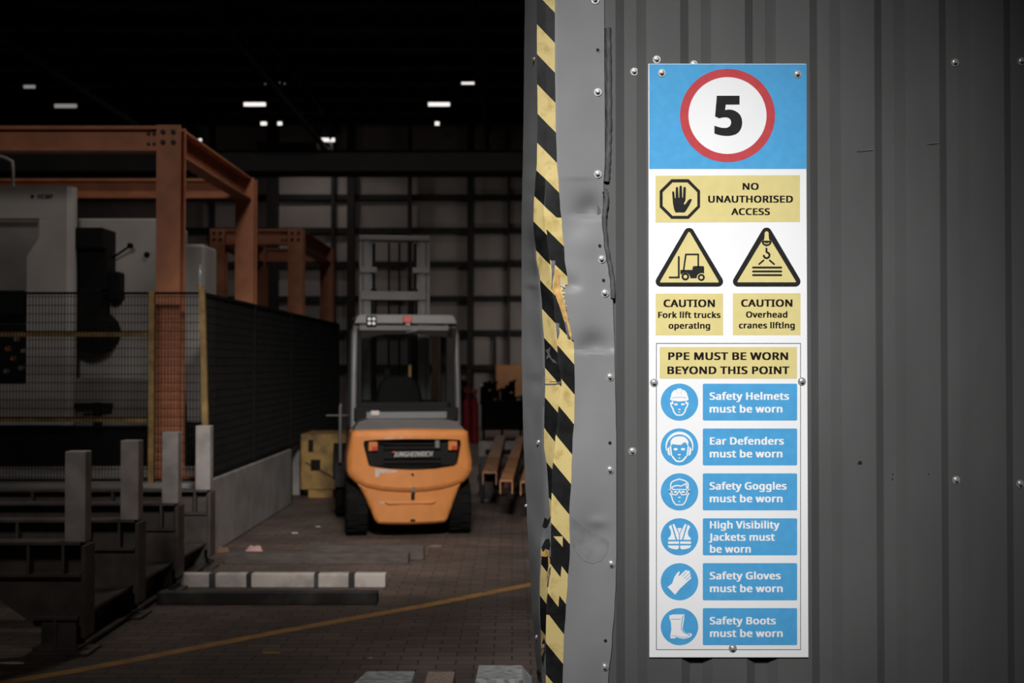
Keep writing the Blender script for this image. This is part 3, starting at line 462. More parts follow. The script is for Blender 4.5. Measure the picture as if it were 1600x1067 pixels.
# --- inside of the shed
BY = 34.0
M_back = mat('back_cladding', (.20, .175, .165), .8, 0, .16, 1.2, 0, stretch=(1, 1, .4))
M_dark = mat('dark_steelwork', (.018, .017, .017), .8, 0, .2, 5, spec=.1)
wb = MB().box(-14.2, 6.6, BY, BY + .2, 0, 9.0).build('wall_back', M_back, kind='structure')
for py in (574, 520, 467, 413, 360, 308):
    z = zat(py, BY - .15)
    MB().box(-14, 6.4, BY - .16, BY - .01, z - .075, z + .075).build('sheeting_rail', M_dark, wb)
for px, w in ((735, .17), (795, .06), (548, .2), (520, .1), (640, .1), (425, .3), (330, .12)):
    x = xat(px, BY - .3)
    MB().box(x - w / 2, x + w / 2, BY - .38, BY - .165, 0, 8.4).build('steel_column', M_dark, wb)
x = xat(773, BY - .2); MB().box(x - .04, x + .04, BY - .2, BY - .162, 0, zat(520, BY)).build('steel_column', M_dark, wb)
MB().box(-14.4, -14.2, WY, BY + .2, 0, 9.0).build('wall_side', M_in, kind='structure')
MB().box(6.6, 6.8, WY, BY + .2, 0, 9.0).build('wall_side', M_in, kind='structure')
RZ = 7.9
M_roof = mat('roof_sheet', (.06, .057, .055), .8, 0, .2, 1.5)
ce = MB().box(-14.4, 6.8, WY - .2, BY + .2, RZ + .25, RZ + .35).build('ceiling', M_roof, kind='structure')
y = 6.0
while y < BY:
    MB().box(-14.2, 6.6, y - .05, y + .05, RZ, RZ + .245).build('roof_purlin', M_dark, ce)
    y += 1.6
# lattice rafters under the roof
for xr in (-8.4, -4.6, -.6):
    mb = MB()
    mb.box(xr - .05, xr + .05, 8, BY, RZ - .12, RZ - .005); mb.box(xr - .05, xr + .05, 8, BY, RZ - .95, RZ - .85)
    k = 0; yy = 8.2
    while yy < BY - 1.5:
        a, b = (RZ - .86, RZ - .11) if k % 2 else (RZ - .11, RZ - .86)
        mb.bar((xr, yy, a), (xr, yy + 1.3, b), .06, .06, (1, 0, 0)); yy += 1.3; k += 1
    mb.build('lattice_rafter', M_dark, ce)

# --- concrete plinth that carries the machine
M_conc = mat('stained_concrete', (.26, .245, .235), .85, 0, .22, 3, .1)
PX1, PZ, PYF = -2.63, .655, 10.88
MB().box(-12.5, PX1, PYF, 15.3, 0, PZ).build('concrete_plinth', M_conc, base=(-7.5, 13, 0), bevel=.012, kind='structure')

# --- screws of the cladding
def lathe_mesh(name, prof, m, n, ang=30):
    o = MB().lathe(prof, (0, 0, 0), 'y', n)
    me = bpy.data.meshes.new(name); me.from_pydata(o.v, [], o.f); me.materials.append(m)
    bm = bmesh.new(); bm.from_mesh(me); bmesh.ops.recalc_face_normals(bm, faces=bm.faces); bm.to_mesh(me); bm.free()
    me.shade_smooth(); me.set_sharp_from_angle(angle=radians(ang))
    return me
ME_washer = lathe_mesh('washer', [(.0001, -.0046), (.0060, -.0044), (.0082, -.0032), (.0088, -.0016), (.0118, -.0016), (.0126, -.0008), (.0128, .0)], M_screw, 24)
ME_hex = lathe_mesh('hex_head', [(.0001, -.0105), (.0036, -.0104), (.0047, -.0094), (.0047, -.0042)], M_screw, 6)
ME_washer_r = ME_washer.copy(); ME_washer_r.materials.clear(); ME_washer_r.materials.append(M_rust)
def screw(px, py, Y, parent, rust=False, s=1.0, rot=None):
    p = at(px, py, Y)
    o = bpy.data.objects.new('screw', ME_washer_r if rust else ME_washer); COL.objects.link(o)
    o.parent = parent; o.location = p - org_of(parent); o.scale = (s, s, s)
    if rot: o.rotation_euler = rot
    h = bpy.data.objects.new('screw_head', ME_hex); COL.objects.link(h)
    h.parent = o; h.rotation_euler = (0, random.random(), 0)
    return o
def hole(px, py, Y, parent, r=3.0):
    MB().flat([circ(px, py, r, n=12)], lambda a, b: at(a, b, Y)).build('drill_hole', M_hole, parent)
for px, py, dy in ((1026, 93, 0), (991, 112, .0215), (988, 705, .0215), (1492, 98, .0215), (1494, 750, .0215), (1596, 96, .0215), (1594, 756, .0215), (1084, 100.5, .0215)):
    screw(px, py, WY + dy, wall_r)
hole(1344, 723, WY - .0006, wall_r, 3.2)
for px, py, r in ((1341, 724.5, 1.2), (1395, 741, 1.2), (1451, 741, 1.0)): hole(px, py, WY - .0004, wall_r, r)
# small dents knocked into the crests
for px, py, w in ((1458, 225, 9), (1352, 236, 13)):
    pts = [(px - w, py - 1), (px, py - 2.2), (px + w, py - 4), (px + w, py - 1.5), (px, py + .2), (px - w, py + .8)]
    MB().flat([pts], lambda a, b: at(a, b, WY - .0025 if b > py - 1.6 else WY - .0004)).build('dent', M_clad, wall_r)

# ================================================================== DENTED CORNER FLASHING WITH HAZARD TAPE
TAB = [  # y, outer edge, tape left, crease, tape right, right edge (all measured across the flashing)
 (-700, 821, 839, 853, 867, 944), (-60, 820.5, 839, 853, 867, 944), (0, 820, 839, 853, 867, 944), (95, 819, 839, 853, 867, 944), (180, 818, 840, 854, 868, 945), (250, 817, 839, 854, 870, 945),
 (290, 816, 836, 852, 873, 943), (320, 815.5, 834, 850, 875, 942), (350, 815, 833.5, 852, 878, 944), (400, 815, 838, 858, 882, 950),
 (440, 815, 844, 862, 887, 955), (480, 815, 847, 866, 892, 958), (550, 815, 851, 871, 897, 960), (600, 816, 852, 878, 898, 961),
 (650, 817, 850.5, 872, 897.5, 962), (690, 818, 850, 868, 894.5, 963), (740, 820, 852, 863, 893, 963), (800, 823, 851, 861.5, 889.5, 963),
 (860, 826, 846, 861, 890.5, 963), (910, 829, 843, 857, 887, 962), (950, 831, 843, 854, 884, 960), (1000, 835, 845, 853, 881, 956),
 (1067, 840, 847, 853, 879, 950), (1120, 842, 849, 855, 879, 948), (1420, 845, 852, 858, 880, 946)]
def dep(py):
    k = min(1, max(0, (py - 255) / 90.0))
    return [.16, -.030 + .018 * k, -.036 - .014 * k, -.040, -.016, .018]
def stations(py):
    for a, b in zip(TAB[:-1], TAB[1:]):
        if a[0] <= py <= b[0]:
            t = (py - a[0]) / (b[0] - a[0]); t2 = t * t * (3 - 2 * t) if b[0] - a[0] < 120 else t
            r = [a[i] + (b[i] - a[i]) * t2 for i in range(1, 6)]
            break
    return r + [r[-1] + 2.5]
def dent(px, py):
    d = 0.0
    s = lambda y0, up, dn: exp(-((py - y0) / up) ** 2) if py < y0 else exp(-((py - y0) / dn) ** 2)
    d += .034 * exp(-((px - 922) / 20) ** 2) * s(334, 26, 5)
    d += .030 * exp(-((px - 927) / 24) ** 2) * s(545, 24, 4)
    d -= .008 * exp(-((px - 915) / 26) ** 2) * exp(-((py - 375) / 26) ** 2)
    d += .010 * exp(-((px - 892) / 14) ** 2) * s(447, 16, 6)
    d += .010 * exp(-((px - 925) / 30) ** 2) * exp(-((py - 838) / 26) ** 2)
    d -= .006 * exp(-((px - 935) / 14) ** 2) * exp(-((py - 815) / 8) ** 2)
    d += .006 * sin(py * .021 + 1) * exp(-((px - 905) / 26) ** 2) * (1 if py > 280 else .25)
    # left return: creases and a pressed-in step
    d += .009 * exp(-((px - 838) / 14) ** 2) * s(597, 10, 14)
    d += .012 * exp(-((px - 831) / 8) ** 2) * s(452, 3, 30)
    d += .016 * exp(-((px - 848) / 9) ** 2) * exp(-((py - 838) / 22) ** 2)
    d += .012 * exp(-((px - 845) / 7) ** 2) * exp(-((py - 1010) / 26) ** 2)
    d += .006 * sin(py * .05) * exp(-((px - 835) / 10) ** 2) * (1 if py > 300 else .2)
    return d
def surfY(px, py):
    st = stations(py)
    DEP = dep(py)
    if px <= st[0]: return WY + DEP[0]
    for i in range(5):
        if px <= st[i + 1]:
            t = (px - st[i]) / max(1e-6, st[i + 1] - st[i])
            return WY + DEP[i] + (DEP[i + 1] - DEP[i]) * t + dent(px, py)
    return WY + DEP[5]
ys = [-700, -400, -200, -100] + [-50 + 4 * k for k in range(292)] + [1200, 1300, 1420]
ys = [y for y in ys if y <= 1420]
SUB = [7, 5, 5, 14, 2]
def row(py):
    st = stations(py); r = []; DEP = dep(py)
    for i in range(5):
        for k in range(SUB[i]):
            px = st[i] + (st[i + 1] - st[i]) * k / SUB[i]
            r.append((px, py, DEP[i] + (DEP[i + 1] - DEP[i]) * k / SUB[i]))
    r.append((st[5], py, DEP[5]))
    return r
flash = thing('corner_flashing', 'dented pale grey steel corner flashing with hazard tape beside the dark doorway', 'door edge flashing', (xat(870, WY), WY, 0))
mb = MB(); R0 = len(row(0))
for py in ys:
    for px, y, d in row(py):
        p = at(px, py, WY + d + dent(px, py))
        mb.v.append((p.x, p.y, max(p.z, .002)))
for r in range(len(ys) - 1):
    for i in range(R0 - 1):
        mb.f.append((r * R0 + i, (r + 1) * R0 + i, (r + 1) * R0 + i + 1, r * R0 + i + 1)); mb.mi.append(0)
o = mb.build('steel_sheet', M_flash, flash, smooth=28, weld='keep')

def tape_mat():
    m = bpy.data.materials.new('hazard_tape'); m.use_nodes = True
    nt = m.node_tree; b = nt.nodes['Principled BSDF']; b.inputs['Roughness'].default_value = .5; b.inputs['Specular IOR Level'].default_value = .2
    uv = nt.nodes.new('ShaderNodeUVMap'); sp = nt.nodes.new('ShaderNodeSeparateXYZ')
    nt.links.new(uv.outputs[0], sp.inputs[0])
    fr = nt.nodes.new('ShaderNodeMath'); fr.operation = 'FRACT'; nt.links.new(sp.outputs['Y'], fr.inputs[0])
    lt = nt.nodes.new('ShaderNodeMath'); lt.operation = 'LESS_THAN'; lt.inputs[1].default_value = .505; nt.links.new(fr.outputs[0], lt.inputs[0])
    tc = nt.nodes.new('ShaderNodeTexCoord'); nz = nt.nodes.new('ShaderNodeTexNoise'); nz.inputs['Scale'].default_value = 26; nz.inputs['Detail'].default_value = 6
    nt.links.new(tc.outputs['Object'], nz.inputs['Vector'])
    rp = nt.nodes.new('ShaderNodeValToRGB'); nt.links.new(nz.outputs['Fac'], rp.inputs[0])
    rp.color_ramp.elements[0].position = .32; rp.color_ramp.elements[0].color = (.52, .38, .13, 1)
    rp.color_ramp.elements[1].position = .5; rp.color_ramp.elements[1].color = (.68, .53, .22, 1)
    rb = nt.nodes.new('ShaderNodeValToRGB'); nt.links.new(nz.outputs['Fac'], rb.inputs[0])
    rb.color_ramp.elements[0].position = .35; rb.color_ramp.elements[0].color = (.007, .007, .007, 1)
    rb.color_ramp.elements[1].position = .75; rb.color_ramp.elements[1].color = (.018, .018, .018, 1)
    mx = nt.nodes.new('ShaderNodeMix'); mx.data_type = 'RGBA'
    nt.links.new(lt.outputs[0], mx.inputs[0]); nt.links.new(rp.outputs[0], mx.inputs[6]); nt.links.new(rb.outputs[0], mx.inputs[7])
    nt.links.new(mx.outputs[2], b.inputs['Base Color'])
    return m
M_tape = tape_mat()
def phase(px, py, xt):
    k = 1.05 if py < 300 else (1.05 + min(1, (py - 300) / 120) * .13)
    return (py - k * (px - xt) - 20) / 93.6
def tape_strip(name, yr, a, b, lift, jog, skip=lambda px, py: False, nu=8):
    """a, b: tape limits as fractions (0 = tape left edge .. 1 = crease .. 2 = tape right edge)"""
    V = []; UV = []; F = []
    yy = [yr[0] + (yr[1] - yr[0]) * k / max(1, int((yr[1] - yr[0]) / 3)) for k in range(max(1, int((yr[1] - yr[0]) / 3)) + 1)]
    for py in yy:
        st = stations(py)
        for k in range(nu + 1):
            f = a(py) + (b(py) - a(py)) * k / nu
            px = st[1] + (st[2] - st[1]) * f if f < 1 else st[2] + (st[3] - st[2]) * (f - 1)
            V.append(at(px, py, surfY(px, py) - lift)); UV.append((px, phase(px, py, st[3]) + jog, py))
    for r in range(len(yy) - 1):
        for k in range(nu):
            q = (r * (nu + 1) + k, (r + 1) * (nu + 1) + k, (r + 1) * (nu + 1) + k + 1, r * (nu + 1) + k + 1)
            c = UV[q[0]]
            if skip(c[0], c[2]): continue
            F.append(q)
    me = bpy.data.meshes.new(name); off = org_of(flash)
    me.from_pydata([tuple(v - off) for v in V], [], F); me.materials.append(M_tape)
    ul = me.uv_layers.new(name='UVMap')
    for lp in me.loops: ul.data[lp.index].uv = (UV[lp.vertex_index][0] * .001, UV[lp.vertex_index][1])
    me.shade_smooth()
    o = bpy.data.objects.new(name, me); COL.objects.link(o); o.parent = flash
    return o
one = lambda v: (lambda py: v)
def torn(px, py):
    if 440 < py < 530 and px > 876 + (py - 440) * .16 + 2 * sin(py * .9): return True
    return False
tape_strip('hazard_tape', (-60, 600), one(0), one(2), .0018, 0.0, torn, 24)
tape_strip('hazard_tape', (596, 822), lambda py: 0 if py < 700 else min(.9, (py - 700) / 130), one(1.0), .0018, 0.0)
tape_strip('hazard_tape', (540, 1110), one(.97), one(2), .0028, .13)
tape_strip('hazard_tape', (870, 1012), one(.05), one(.98), .0018, -.25)
tape_strip('hazard_tape', (838, 960), lambda py: .97, lambda py: 1.62, .0042, -.06)
tape_strip('hazard_tape', (340, 445), lambda py: 1.05, lambda py: 2.0, .0030, .10)

def soft_patch(name, poly, m, lift=.0012):
    cx_ = sum(p[0] for p in poly) / len(poly); cy_ = sum(p[1] for p in poly) / len(poly); n = len(poly); mb = MB(); R = 12
    for k in range(R + 1):
        for p in poly:
            a, b = cx_ + (p[0] - cx_) * k / R, cy_ + (p[1] - cy_) * k / R
            mb.v.append(tuple(at(a, b, surfY(a, b) - lift)))
    for k in range(R):
        for i in range(n):
            mb.f.append((k * n + i, k * n + (i + 1) % n, (k + 1) * n + (i + 1) % n, (k + 1) * n + i)); mb.mi.append(0)
    mb.build(name, m, flash, smooth=60)
def patch(name, poly, m, lift=.0036):
    MB().flat([poly], lambda a, b: at(a, b, surfY(a, b) - lift)).build(name, m, flash)
patch('torn_tape', [(863, 455), (866, 438), (867, 425), (868, 419), (873, 423), (876, 432), (876, 445), (875, 455), (881, 470), (888, 500), (893, 522), (893, 531), (884, 510), (874, 478), (868, 462)], M_tear_y)
patch('torn_tape', [(876, 432), (883, 443), (883, 450), (875, 446)], mat('torn_tape_pale', (.62, .52, .36), .7), .0046)
patch('scuff', [(861, 407), (867.5, 407), (866.5, 425), (865, 433), (863.5, 440), (863, 452), (861.5, 450), (862, 430)], M_tear_g, .0044)
patch('scuff', [(868, 504), (874, 505), (873.5, 512), (874.5, 519), (872, 528), (870.5, 530), (869.5, 520)], M_tear_g, .0044)
patch('scuff', [(881, 500), (885, 504), (888, 515), (890, 530), (887, 528), (884, 514)], M_tear_g, .0044)
patch('scuff', [(852, 547), (857, 545), (861, 541), (858, 551), (862, 560), (868, 563), (871, 569), (864, 566), (858, 558), (853, 562), (856, 553)], M_tear_g, .0044)
patch('crease', [(850, 597), (862, 596), (876, 595.5), (878, 599), (866, 600.5), (852, 601)], mat('bent_steel_lip', (.15, .15, .15), .5), .0048)
patch('torn_edge', [(847.5, 822), (851, 808), (856, 812), (861, 806), (858, 815), (855, 822), (850, 824)], M_tear_b, .005)
patch('torn_edge', [(846, 855), (852, 843), (858, 841), (860, 850), (858, 860), (853, 857), (848, 862)], M_tear_b, .005)
patch('torn_tape', [(845, 858), (852, 857), (858, 860), (857, 868), (853, 870), (845, 869)], M_tear_y, .0055)
patch('torn_tape', [(856, 868), (859, 872), (860, 885), (857, 903), (854, 900), (857, 884)], M_tear_y, .0046)
patch('scuff', [(861, 884), (860, 897), (858, 905), (857, 915), (854.5, 917), (856, 902), (858, 888)], M_tear_g, .0055)
patch('torn_edge', [(843, 1018), (847, 1004), (850, 996), (852, 1004), (851, 1022), (848, 1042), (846, 1030)], M_tear_b, .005)
patch('torn_tape', [(844, 1020), (848, 1014), (850, 1017), (848, 1022), (845, 1024)], M_tear_y, .006)
patch('torn_edge', [(852, 1000), (853.5, 1005), (852, 1020), (850.5, 1016)], M_tear_g, .006)
patch('torn_edge', [(838, 1048), (849, 1043), (850, 1049), (845, 1052), (846, 1067), (840, 1060)], M_tear_b, .005)
# dark stain of dirt rubbed on the face
M_dirt = mat('rubbed_dirt', (.185, .185, .185), .5, 0, 0, 22, 0, col2=(.222, .222, .222), ramp=(.42, .6), spec=.3)
soft_patch('dirt_stain', [(891, 806), (899, 812), (912, 824), (926, 832), (938, 836), (952, 846), (950, 862), (940, 876), (926, 881), (912, 876), (900, 862), (893, 850)], M_dirt, .0012)

for px, py in ((930, 0), (934, 144), (934, 272), (940, 405), (945, 458), (953, 589), (953, 734), (955, 881), (945, 1042)):
    screw(px, py, surfY(px, py) - .0008, flash)
for px, py in ((934, 78), (937, 384), (943, 438), (953, 692), (946, 1001)):
    Yh = surfY(px, py) - .0012; hole(px, py, Yh, flash, 2.6)
M_ring = mat('hole_rim', (.13, .13, .13), .5, .3)
Yh = surfY(934, 78) - .0008; MB().flat([circ(934, 78, 4.4, n=16)], lambda a, b: at(a, b, Yh)).build('hole_rim', M_ring, flash)
screw(835, 92, surfY(835, 92) - .001, flash, True, .6)
for px, py, s in ((842, 691, .6), (839, 995, .5), (822, 790, .4)):
    screw(px, py, surfY(px, py) - .002, flash, False, s)
# bent strip of old sealant along the right edge
def bead(pts, w, Y, name='sealant_bead'):
    mb = MB(); P = []
    N = 40; out = []
    for k in range(N + 1):
        t = k / N * (len(pts) - 1); i = min(len(pts) - 2, int(t)); f = t - i
        out.append((pts[i][0] + (pts[i + 1][0] - pts[i][0]) * f + .5 * sin(k * 1.7), pts[i][1] + (pts[i + 1][1] - pts[i][1]) * f))
    mb.tube([at(a, b, Y) for a, b in out], w / 2 / 510, 8)
    return mb.build(name, M_seal, flash, smooth=60)
bead([(950, 44), (951, 100), (951.5, 200), (950, 250), (948, 284)], 10, WY - .004)
bead([(944, 297), (947, 302), (948, 312), (945, 332), (944, 345), (947, 385), (953, 415), (957, 440), (958, 466)], 8, WY - .016)

# ================================================================== SAFETY SIGN
SY = 3.9235                                   # front of the panel
sign = thing('safety_sign', 'tall white and blue safety sign with a red ringed 5 on grey cladding', 'sign', (xat(1137.5, SY), WY, zat(1027, SY)))
ink = [0.0]
def F(layer):
    Y = SY - .0004 * layer
    return lambda a, b: at(a, b, Y)
p0 = at(1013.6, 1027.2, SY); p1 = at(1260.6, 99.6, SY)
x0, x1 = xat(1013.8, SY), xat(1261.5, SY)
panel = MB().box(x0, x1, SY, WY - .0005, p0.z, p1.z).build('sign_panel', M_white, sign, bevel=.0008, seg=1)
XL, XR = 1014.2, 1261.0
def C3(x, y): return (1000 + x / 3.811, 80 + y / 3.811)
def C4(x, y): return (1000 + x / 3.811, 340 + y / 3.811)
def C5(x, y): return (1000 + x / 3.811, 580 + y / 3.811)
def C6(x, y): return (1000 + x / 3.811, 780 + y / 3.811)
def mp(f, pts): return [f(*p) for p in pts]
def graphic(name, groups, m, layer, parent=None, label=None):
    mb = MB()
    for g in groups: mb.flat(g, F(layer))
    return mb.build(name, m, parent or sign, label=label)
def rect(x0, y0, x1, y1): return [(x0, y0), (x1, y0), (x1, y1), (x0, y1)]
hdr = graphic('blue_header', [[rect(XL + .3, 100.4, XR - .6, 263.8)]], M_blue, 1)
cx, cy = C3(521, 383)
graphic('red_ring', [[circ(cx, cy, 74.2, 72.9, 72), circ(cx, cy, 61, 60, 72)[::-1]]], M_red, 2)
graphic('ring_field', [[circ(cx, cy, 61, 60, 72)]], M_white, 2)
five = mp(C3, [(457, 265), (593, 265), (593, 318), (511, 318), (507, 350), (527, 347), (548, 349), (566, 355), (584, 366), (598, 382), (606, 402), (609, 425), (606, 448), (598, 468), (585, 485), (569, 495), (550, 501), (530, 504), (505, 504), (480, 501), (460, 496), (443, 490), (443, 443), (456, 448), (470, 452), (486, 456), (502, 457), (518, 456), (530, 450), (539, 440), (543, 425), (540, 410), (532, 400), (518, 394), (500, 394), (485, 396), (472, 400), (447, 388)])
graphic('number_five', [[five]], M_ink, 3)
# no unauthorised access
graphic('yellow_panel', [[mp(C3, [(92, 741), (953, 738), (953, 1016), (92, 1020)])]], M_yel, 1)
octo = mp(C3, [(187, 762), (290, 762), (358, 831), (358, 929), (290, 998), (187, 998), (117, 929), (117, 831)])
octi = mp(C3, [(194, 781), (282, 781), (341, 839), (341, 921), (282, 980), (194, 980), (135, 921), (135, 839)])
hand = mp(C3, [(191, 840), (194, 834), (200, 834), (204, 840), (208, 875), (211.5, 875), (213, 815), (216, 808), (224, 808), (227, 815), (230, 872), (233.5, 872), (235, 808), (239, 800), (246, 800), (250, 808), (252, 872), (255.5, 873), (258, 815), (262, 808), (270, 808), (273.5, 815), (272, 870), (271, 888), (264, 900), (261, 911), (266, 913), (276, 903), (281, 895), (290, 884), (301, 878), (309, 882), (303, 899), (292, 920), (280, 940), (266, 960), (211, 960), (202, 938), (196, 905)])
graphic('stop_hand', [[octo, octi[::-1]], [hand]], M_ink, 2)
def words(name, lines, m, layer=2):
    mb = MB()
    for s, a, b, base, cap in lines: put_text(mb, s, a, b, base, cap, F(layer))
    return mb.build(name, m, sign)
def L(f, s, a, b, base, top):
    xa, yb = f(a, base); xb, yt = f(b, top)
    return (s, xa, xb, yb, yb - yt)
words('lettering', [L(C3, 'NO', 611, 707, 825, 785), L(C3, 'UNAUTHORISED', 406, 911, 901, 860), L(C3, 'ACCESS', 543, 774, 975, 935)], M_inkb)
# warning triangles
def rtri(f, ax, ay, bx, by, cx_, r):
    pts = []
    for (px, py, a0, a1) in ((ax, ay, -5 * pi / 6, -pi / 6), (cx_, by, -pi / 6, pi / 2), (bx, by, pi / 2, 7 * pi / 6)):
        pts += [(px + r * cos(a0 + (a1 - a0) * k / 8), py + r * sin(a0 + (a1 - a0) * k / 8)) for k in range(9)]
    return mp(f, pts)
def tri_in(f, pts): return mp(f, pts)
for (ax, ay, bx, cx_, inner) in ((292, 92, 124, 464, [(287, 88), (292, 84), (298, 88), (469, 381), (466, 386), (122, 386), (119, 381)]),
                                 (754, 90, 584, 925, [(742, 92), (746, 84), (754, 81), (762, 84), (766, 92), (766, 112), (929, 380), (926, 385), (583, 385), (580, 380), (742, 112)])):
    graphic('triangle_border', [[rtri(C4, ax, ay, bx, 380, cx_, 31)]], M_ink, 1)
    graphic('triangle_field', [[mp(C4, inner)]], M_yel, 2)
def ST(f, pts, w, closed=False, caps=True): return stroke(mp(f, pts), w / 3.811, closed, caps)
def CR(f, x, y, ro, ri):
    a, b = f(x, y); return [circ(a, b, ro / 3.811, n=28), circ(a, b, ri / 3.811, n=28)[::-1]]
body = mp(C4, [(240, 311), (312, 311), (313, 298), (316, 291), (322, 288), (372, 288), (379, 290), (382, 296), (382, 333), (370, 329), (358, 331), (346, 338), (339, 350), (338, 361), (300, 361), (297, 347), (289, 335), (278, 328), (262, 328), (250, 335), (246, 342), (240, 330)])
graphic('forklift_pictogram', [ST(C4, [(231, 234), (231, 356), (176, 356)], 11), ST(C4, [(259, 316), (273, 219), (347, 219), (347, 292)], 10), [body], CR(C4, 270, 351, 23, 11), CR(C4, 365, 356, 21, 10)], M_ink, 3)
cx2, cy2 = C4(754, 140)
cup = [mp(C4, [(723, 137), (785, 137)] + [(754 + 30 * cos(t), 141 + 29 * sin(t)) for t in [pi * k / 14 for k in range(15)]]),
       mp(C4, [(737, 147), (754, 153), (771, 147)] + [(754 + 17 * cos(t), 148 + 10 * sin(t)) for t in [pi * k / 8 for k in range(1, 8)]])[::-1]]
hookp = [(753, 184), (753, 203)] + [(754 + 17 * cos(t), 224 + 17 * sin(t)) for t in [-pi / 2 + .15 + (pi * 1.42) * k / 12 for k in range(13)]]
graphic('crane_pictogram', [ST(C4, [(737, 118), (733, 132)], 9), ST(C4, [(771, 118), (775, 132)], 9), cup, ST(C4, hookp, 12), ST(C4, [(736, 254), (709, 277)], 10), ST(C4, [(772, 254), (799, 277)], 10)]
        + [ST(C4, [(673, y), (841, y)], 12) for y in (297, 320, 342)], M_ink, 3)
graphic('yellow_panel', [[mp(C4, rect(93, 452, 495, 700))]], M_yel, 1)
graphic('yellow_panel', [[mp(C4, rect(553, 450, 956, 699))]], M_yel, 1)
words('lettering', [L(C4, 'CAUTION', 140, 446, 532, 488), L(C4, 'Fork lift trucks', 108, 480, 597, 561), L(C4, 'operating', 170, 418, 661, 625)], M_inkb)
words('lettering', [L(C4, 'CAUTION', 602, 908, 530, 487), L(C4, 'Overhead', 631, 878, 595, 559), L(C4, 'cranes lifting', 589, 922, 659, 623)], M_inkb)
# protective equipment block
xa, ya = C4(96, 747); xb, yb = C6(958, 897)
graphic('border_line', [[rect(xa, ya, xb, yb), rect(xa + .95, ya + .95, xb - .95, yb - .95)[::-1]]], M_ink, 1)
graphic('yellow_panel', [[mp(C4, rect(117, 770, 935, 958))]], M_yel, 1)
words('lettering', [L(C4, 'PPE MUST BE WORN', 168, 882, 847, 802), L(C4, 'BEYOND THIS POINT', 163, 890, 931, 886)], M_inkb)
ROWS = [(599.4, 656.9), (669.4, 727.0), (739.5, 797.2), (809.7, 867.4), (879.7, 937.8), (950.0, 1007.8)]
TXT = [[L(C5, 'Safety Helmets', 414, 888, 170, 126), L(C5, 'must be worn', 414, 848, 246, 202)],
       [L(C5, 'Ear Defenders', 416, 857, 437, 393), L(C5, 'must be worn', 415, 848, 513, 469)],
       [L(C5, 'Safety Goggles', 414, 873, 705, 661), L(C5, 'must be worn', 415, 849, 780, 736)],
       [L(C6, 'High Visibility', 416, 831, 174, 130), L(C6, 'Jackets must', 409, 803, 247, 203), L(C6, 'be worn', 416, 660, 318, 274)],
       [L(C6, 'Safety Gloves', 415, 838, 477, 433), L(C6, 'must be worn', 416, 850, 553, 509)],
       [L(C6, 'Safety Boots', 415, 809, 745, 701), L(C6, 'must be worn', 416, 850, 820, 776)]]
for (a, b), tx in zip(ROWS, TXT):
    graphic('blue_panel', [[rrect(1098.1, a, 1245.6, b, 2.2)]], M_blue, 1)
    graphic('blue_disc', [[circ(1061.7, (a + b) / 2, 29.3, 29.0, 56)]], M_blue, 1)
    words('lettering', tx, M_white)
S1 = 15.244
def icon(name, oy, white, marks=()):
    mk = lambda x, y: (1020 + x / S1, oy + y / S1)
    gs = []
    def conv(items):
        out = []
        for it in items:
            if it[0] == 'p': out.append([mp(mk, it[1])])
            elif it[0] == 's': out.append(stroke(mp(mk, it[1]), it[2] / S1, len(it) > 3 and it[3]))
            elif it[0] == 'e': out.append([mp(mk, circ(*it[1], n=20))])
        return out
    o = graphic(name, conv(white), M_white, 2)
    if marks: graphic('pictogram_line', conv(marks), M_picg if name != 'gloves_pictogram' and name != 'boots_pictogram' else M_blue, 3, o)
mir = lambda pts, c: [(2 * c - x, y) for x, y in pts][::-1]
faceL = [(470, 572), (474, 612), (432, 600), (428, 625), (447, 690), (478, 735), (500, 815), (560, 885), (630, 896)]
icon('helmet_pictogram', 590, [
    ('p', [(415, 530), (414, 500), (432, 440), (450, 370), (490, 310), (550, 285), (576, 300), (572, 268), (600, 257), (665, 257), (692, 268), (690, 300), (715, 285), (770, 310), (812, 370), (832, 440), (849, 500), (848, 535), (815, 545), (750, 558), (630, 569), (510, 555), (440, 541)]),
    ('s', faceL + mir(faceL, 631)[1:], 32), ('e', (552, 636, 46, 25)), ('e', (712, 635, 44, 24)), ('e', (632, 755, 34, 15)), ('e', (632, 821, 22, 12))],
    [('s', [(576, 290), (588, 388)], 9), ('s', [(687, 290), (676, 388)], 9), ('s', [(458, 483), (560, 466), (630, 461), (700, 466), (795, 481)], 14)])
band = [(635 + 332 * cos(t), 560 - 342 * sin(t)) for t in [-.35 + (pi + .7) * k / 36 for k in range(37)]] + \
       [(635 + 303 * cos(t), 590 - 304 * sin(t)) for t in [-.28 + (pi + .56) * k / 36 for k in range(37)]][::-1]
cupL = [(348, 625), (385, 580), (395, 640), (405, 720), (415, 795), (378, 778), (356, 735)]
barL = [(402, 565), (418, 552), (436, 566), (450, 690), (464, 785), (446, 803), (430, 797), (415, 690)]
icon('ear_defender_pictogram', 660, [('p', band),
    ('p', [(432, 545), (422, 500), (428, 440), (455, 390), (520, 345), (580, 331), (632, 328), (690, 331), (750, 345), (810, 390), (842, 440), (848, 500), (842, 545), (818, 545), (806, 505), (785, 483), (762, 472), (738, 480), (710, 503), (675, 535), (600, 534), (530, 526), (462, 512), (455, 548)]),
    ('p', cupL), ('p', mir(cupL, 633)), ('p', barL), ('p', mir(barL, 633)),
    ('s', [(470, 812), (510, 865), (560, 918), (632, 931), (700, 918), (755, 865), (795, 812)], 38), ('e', (543, 637, 50, 30)), ('e', (720, 637, 52, 30)), ('e', (632, 768, 38, 16)), ('e', (632, 846, 23, 13))])
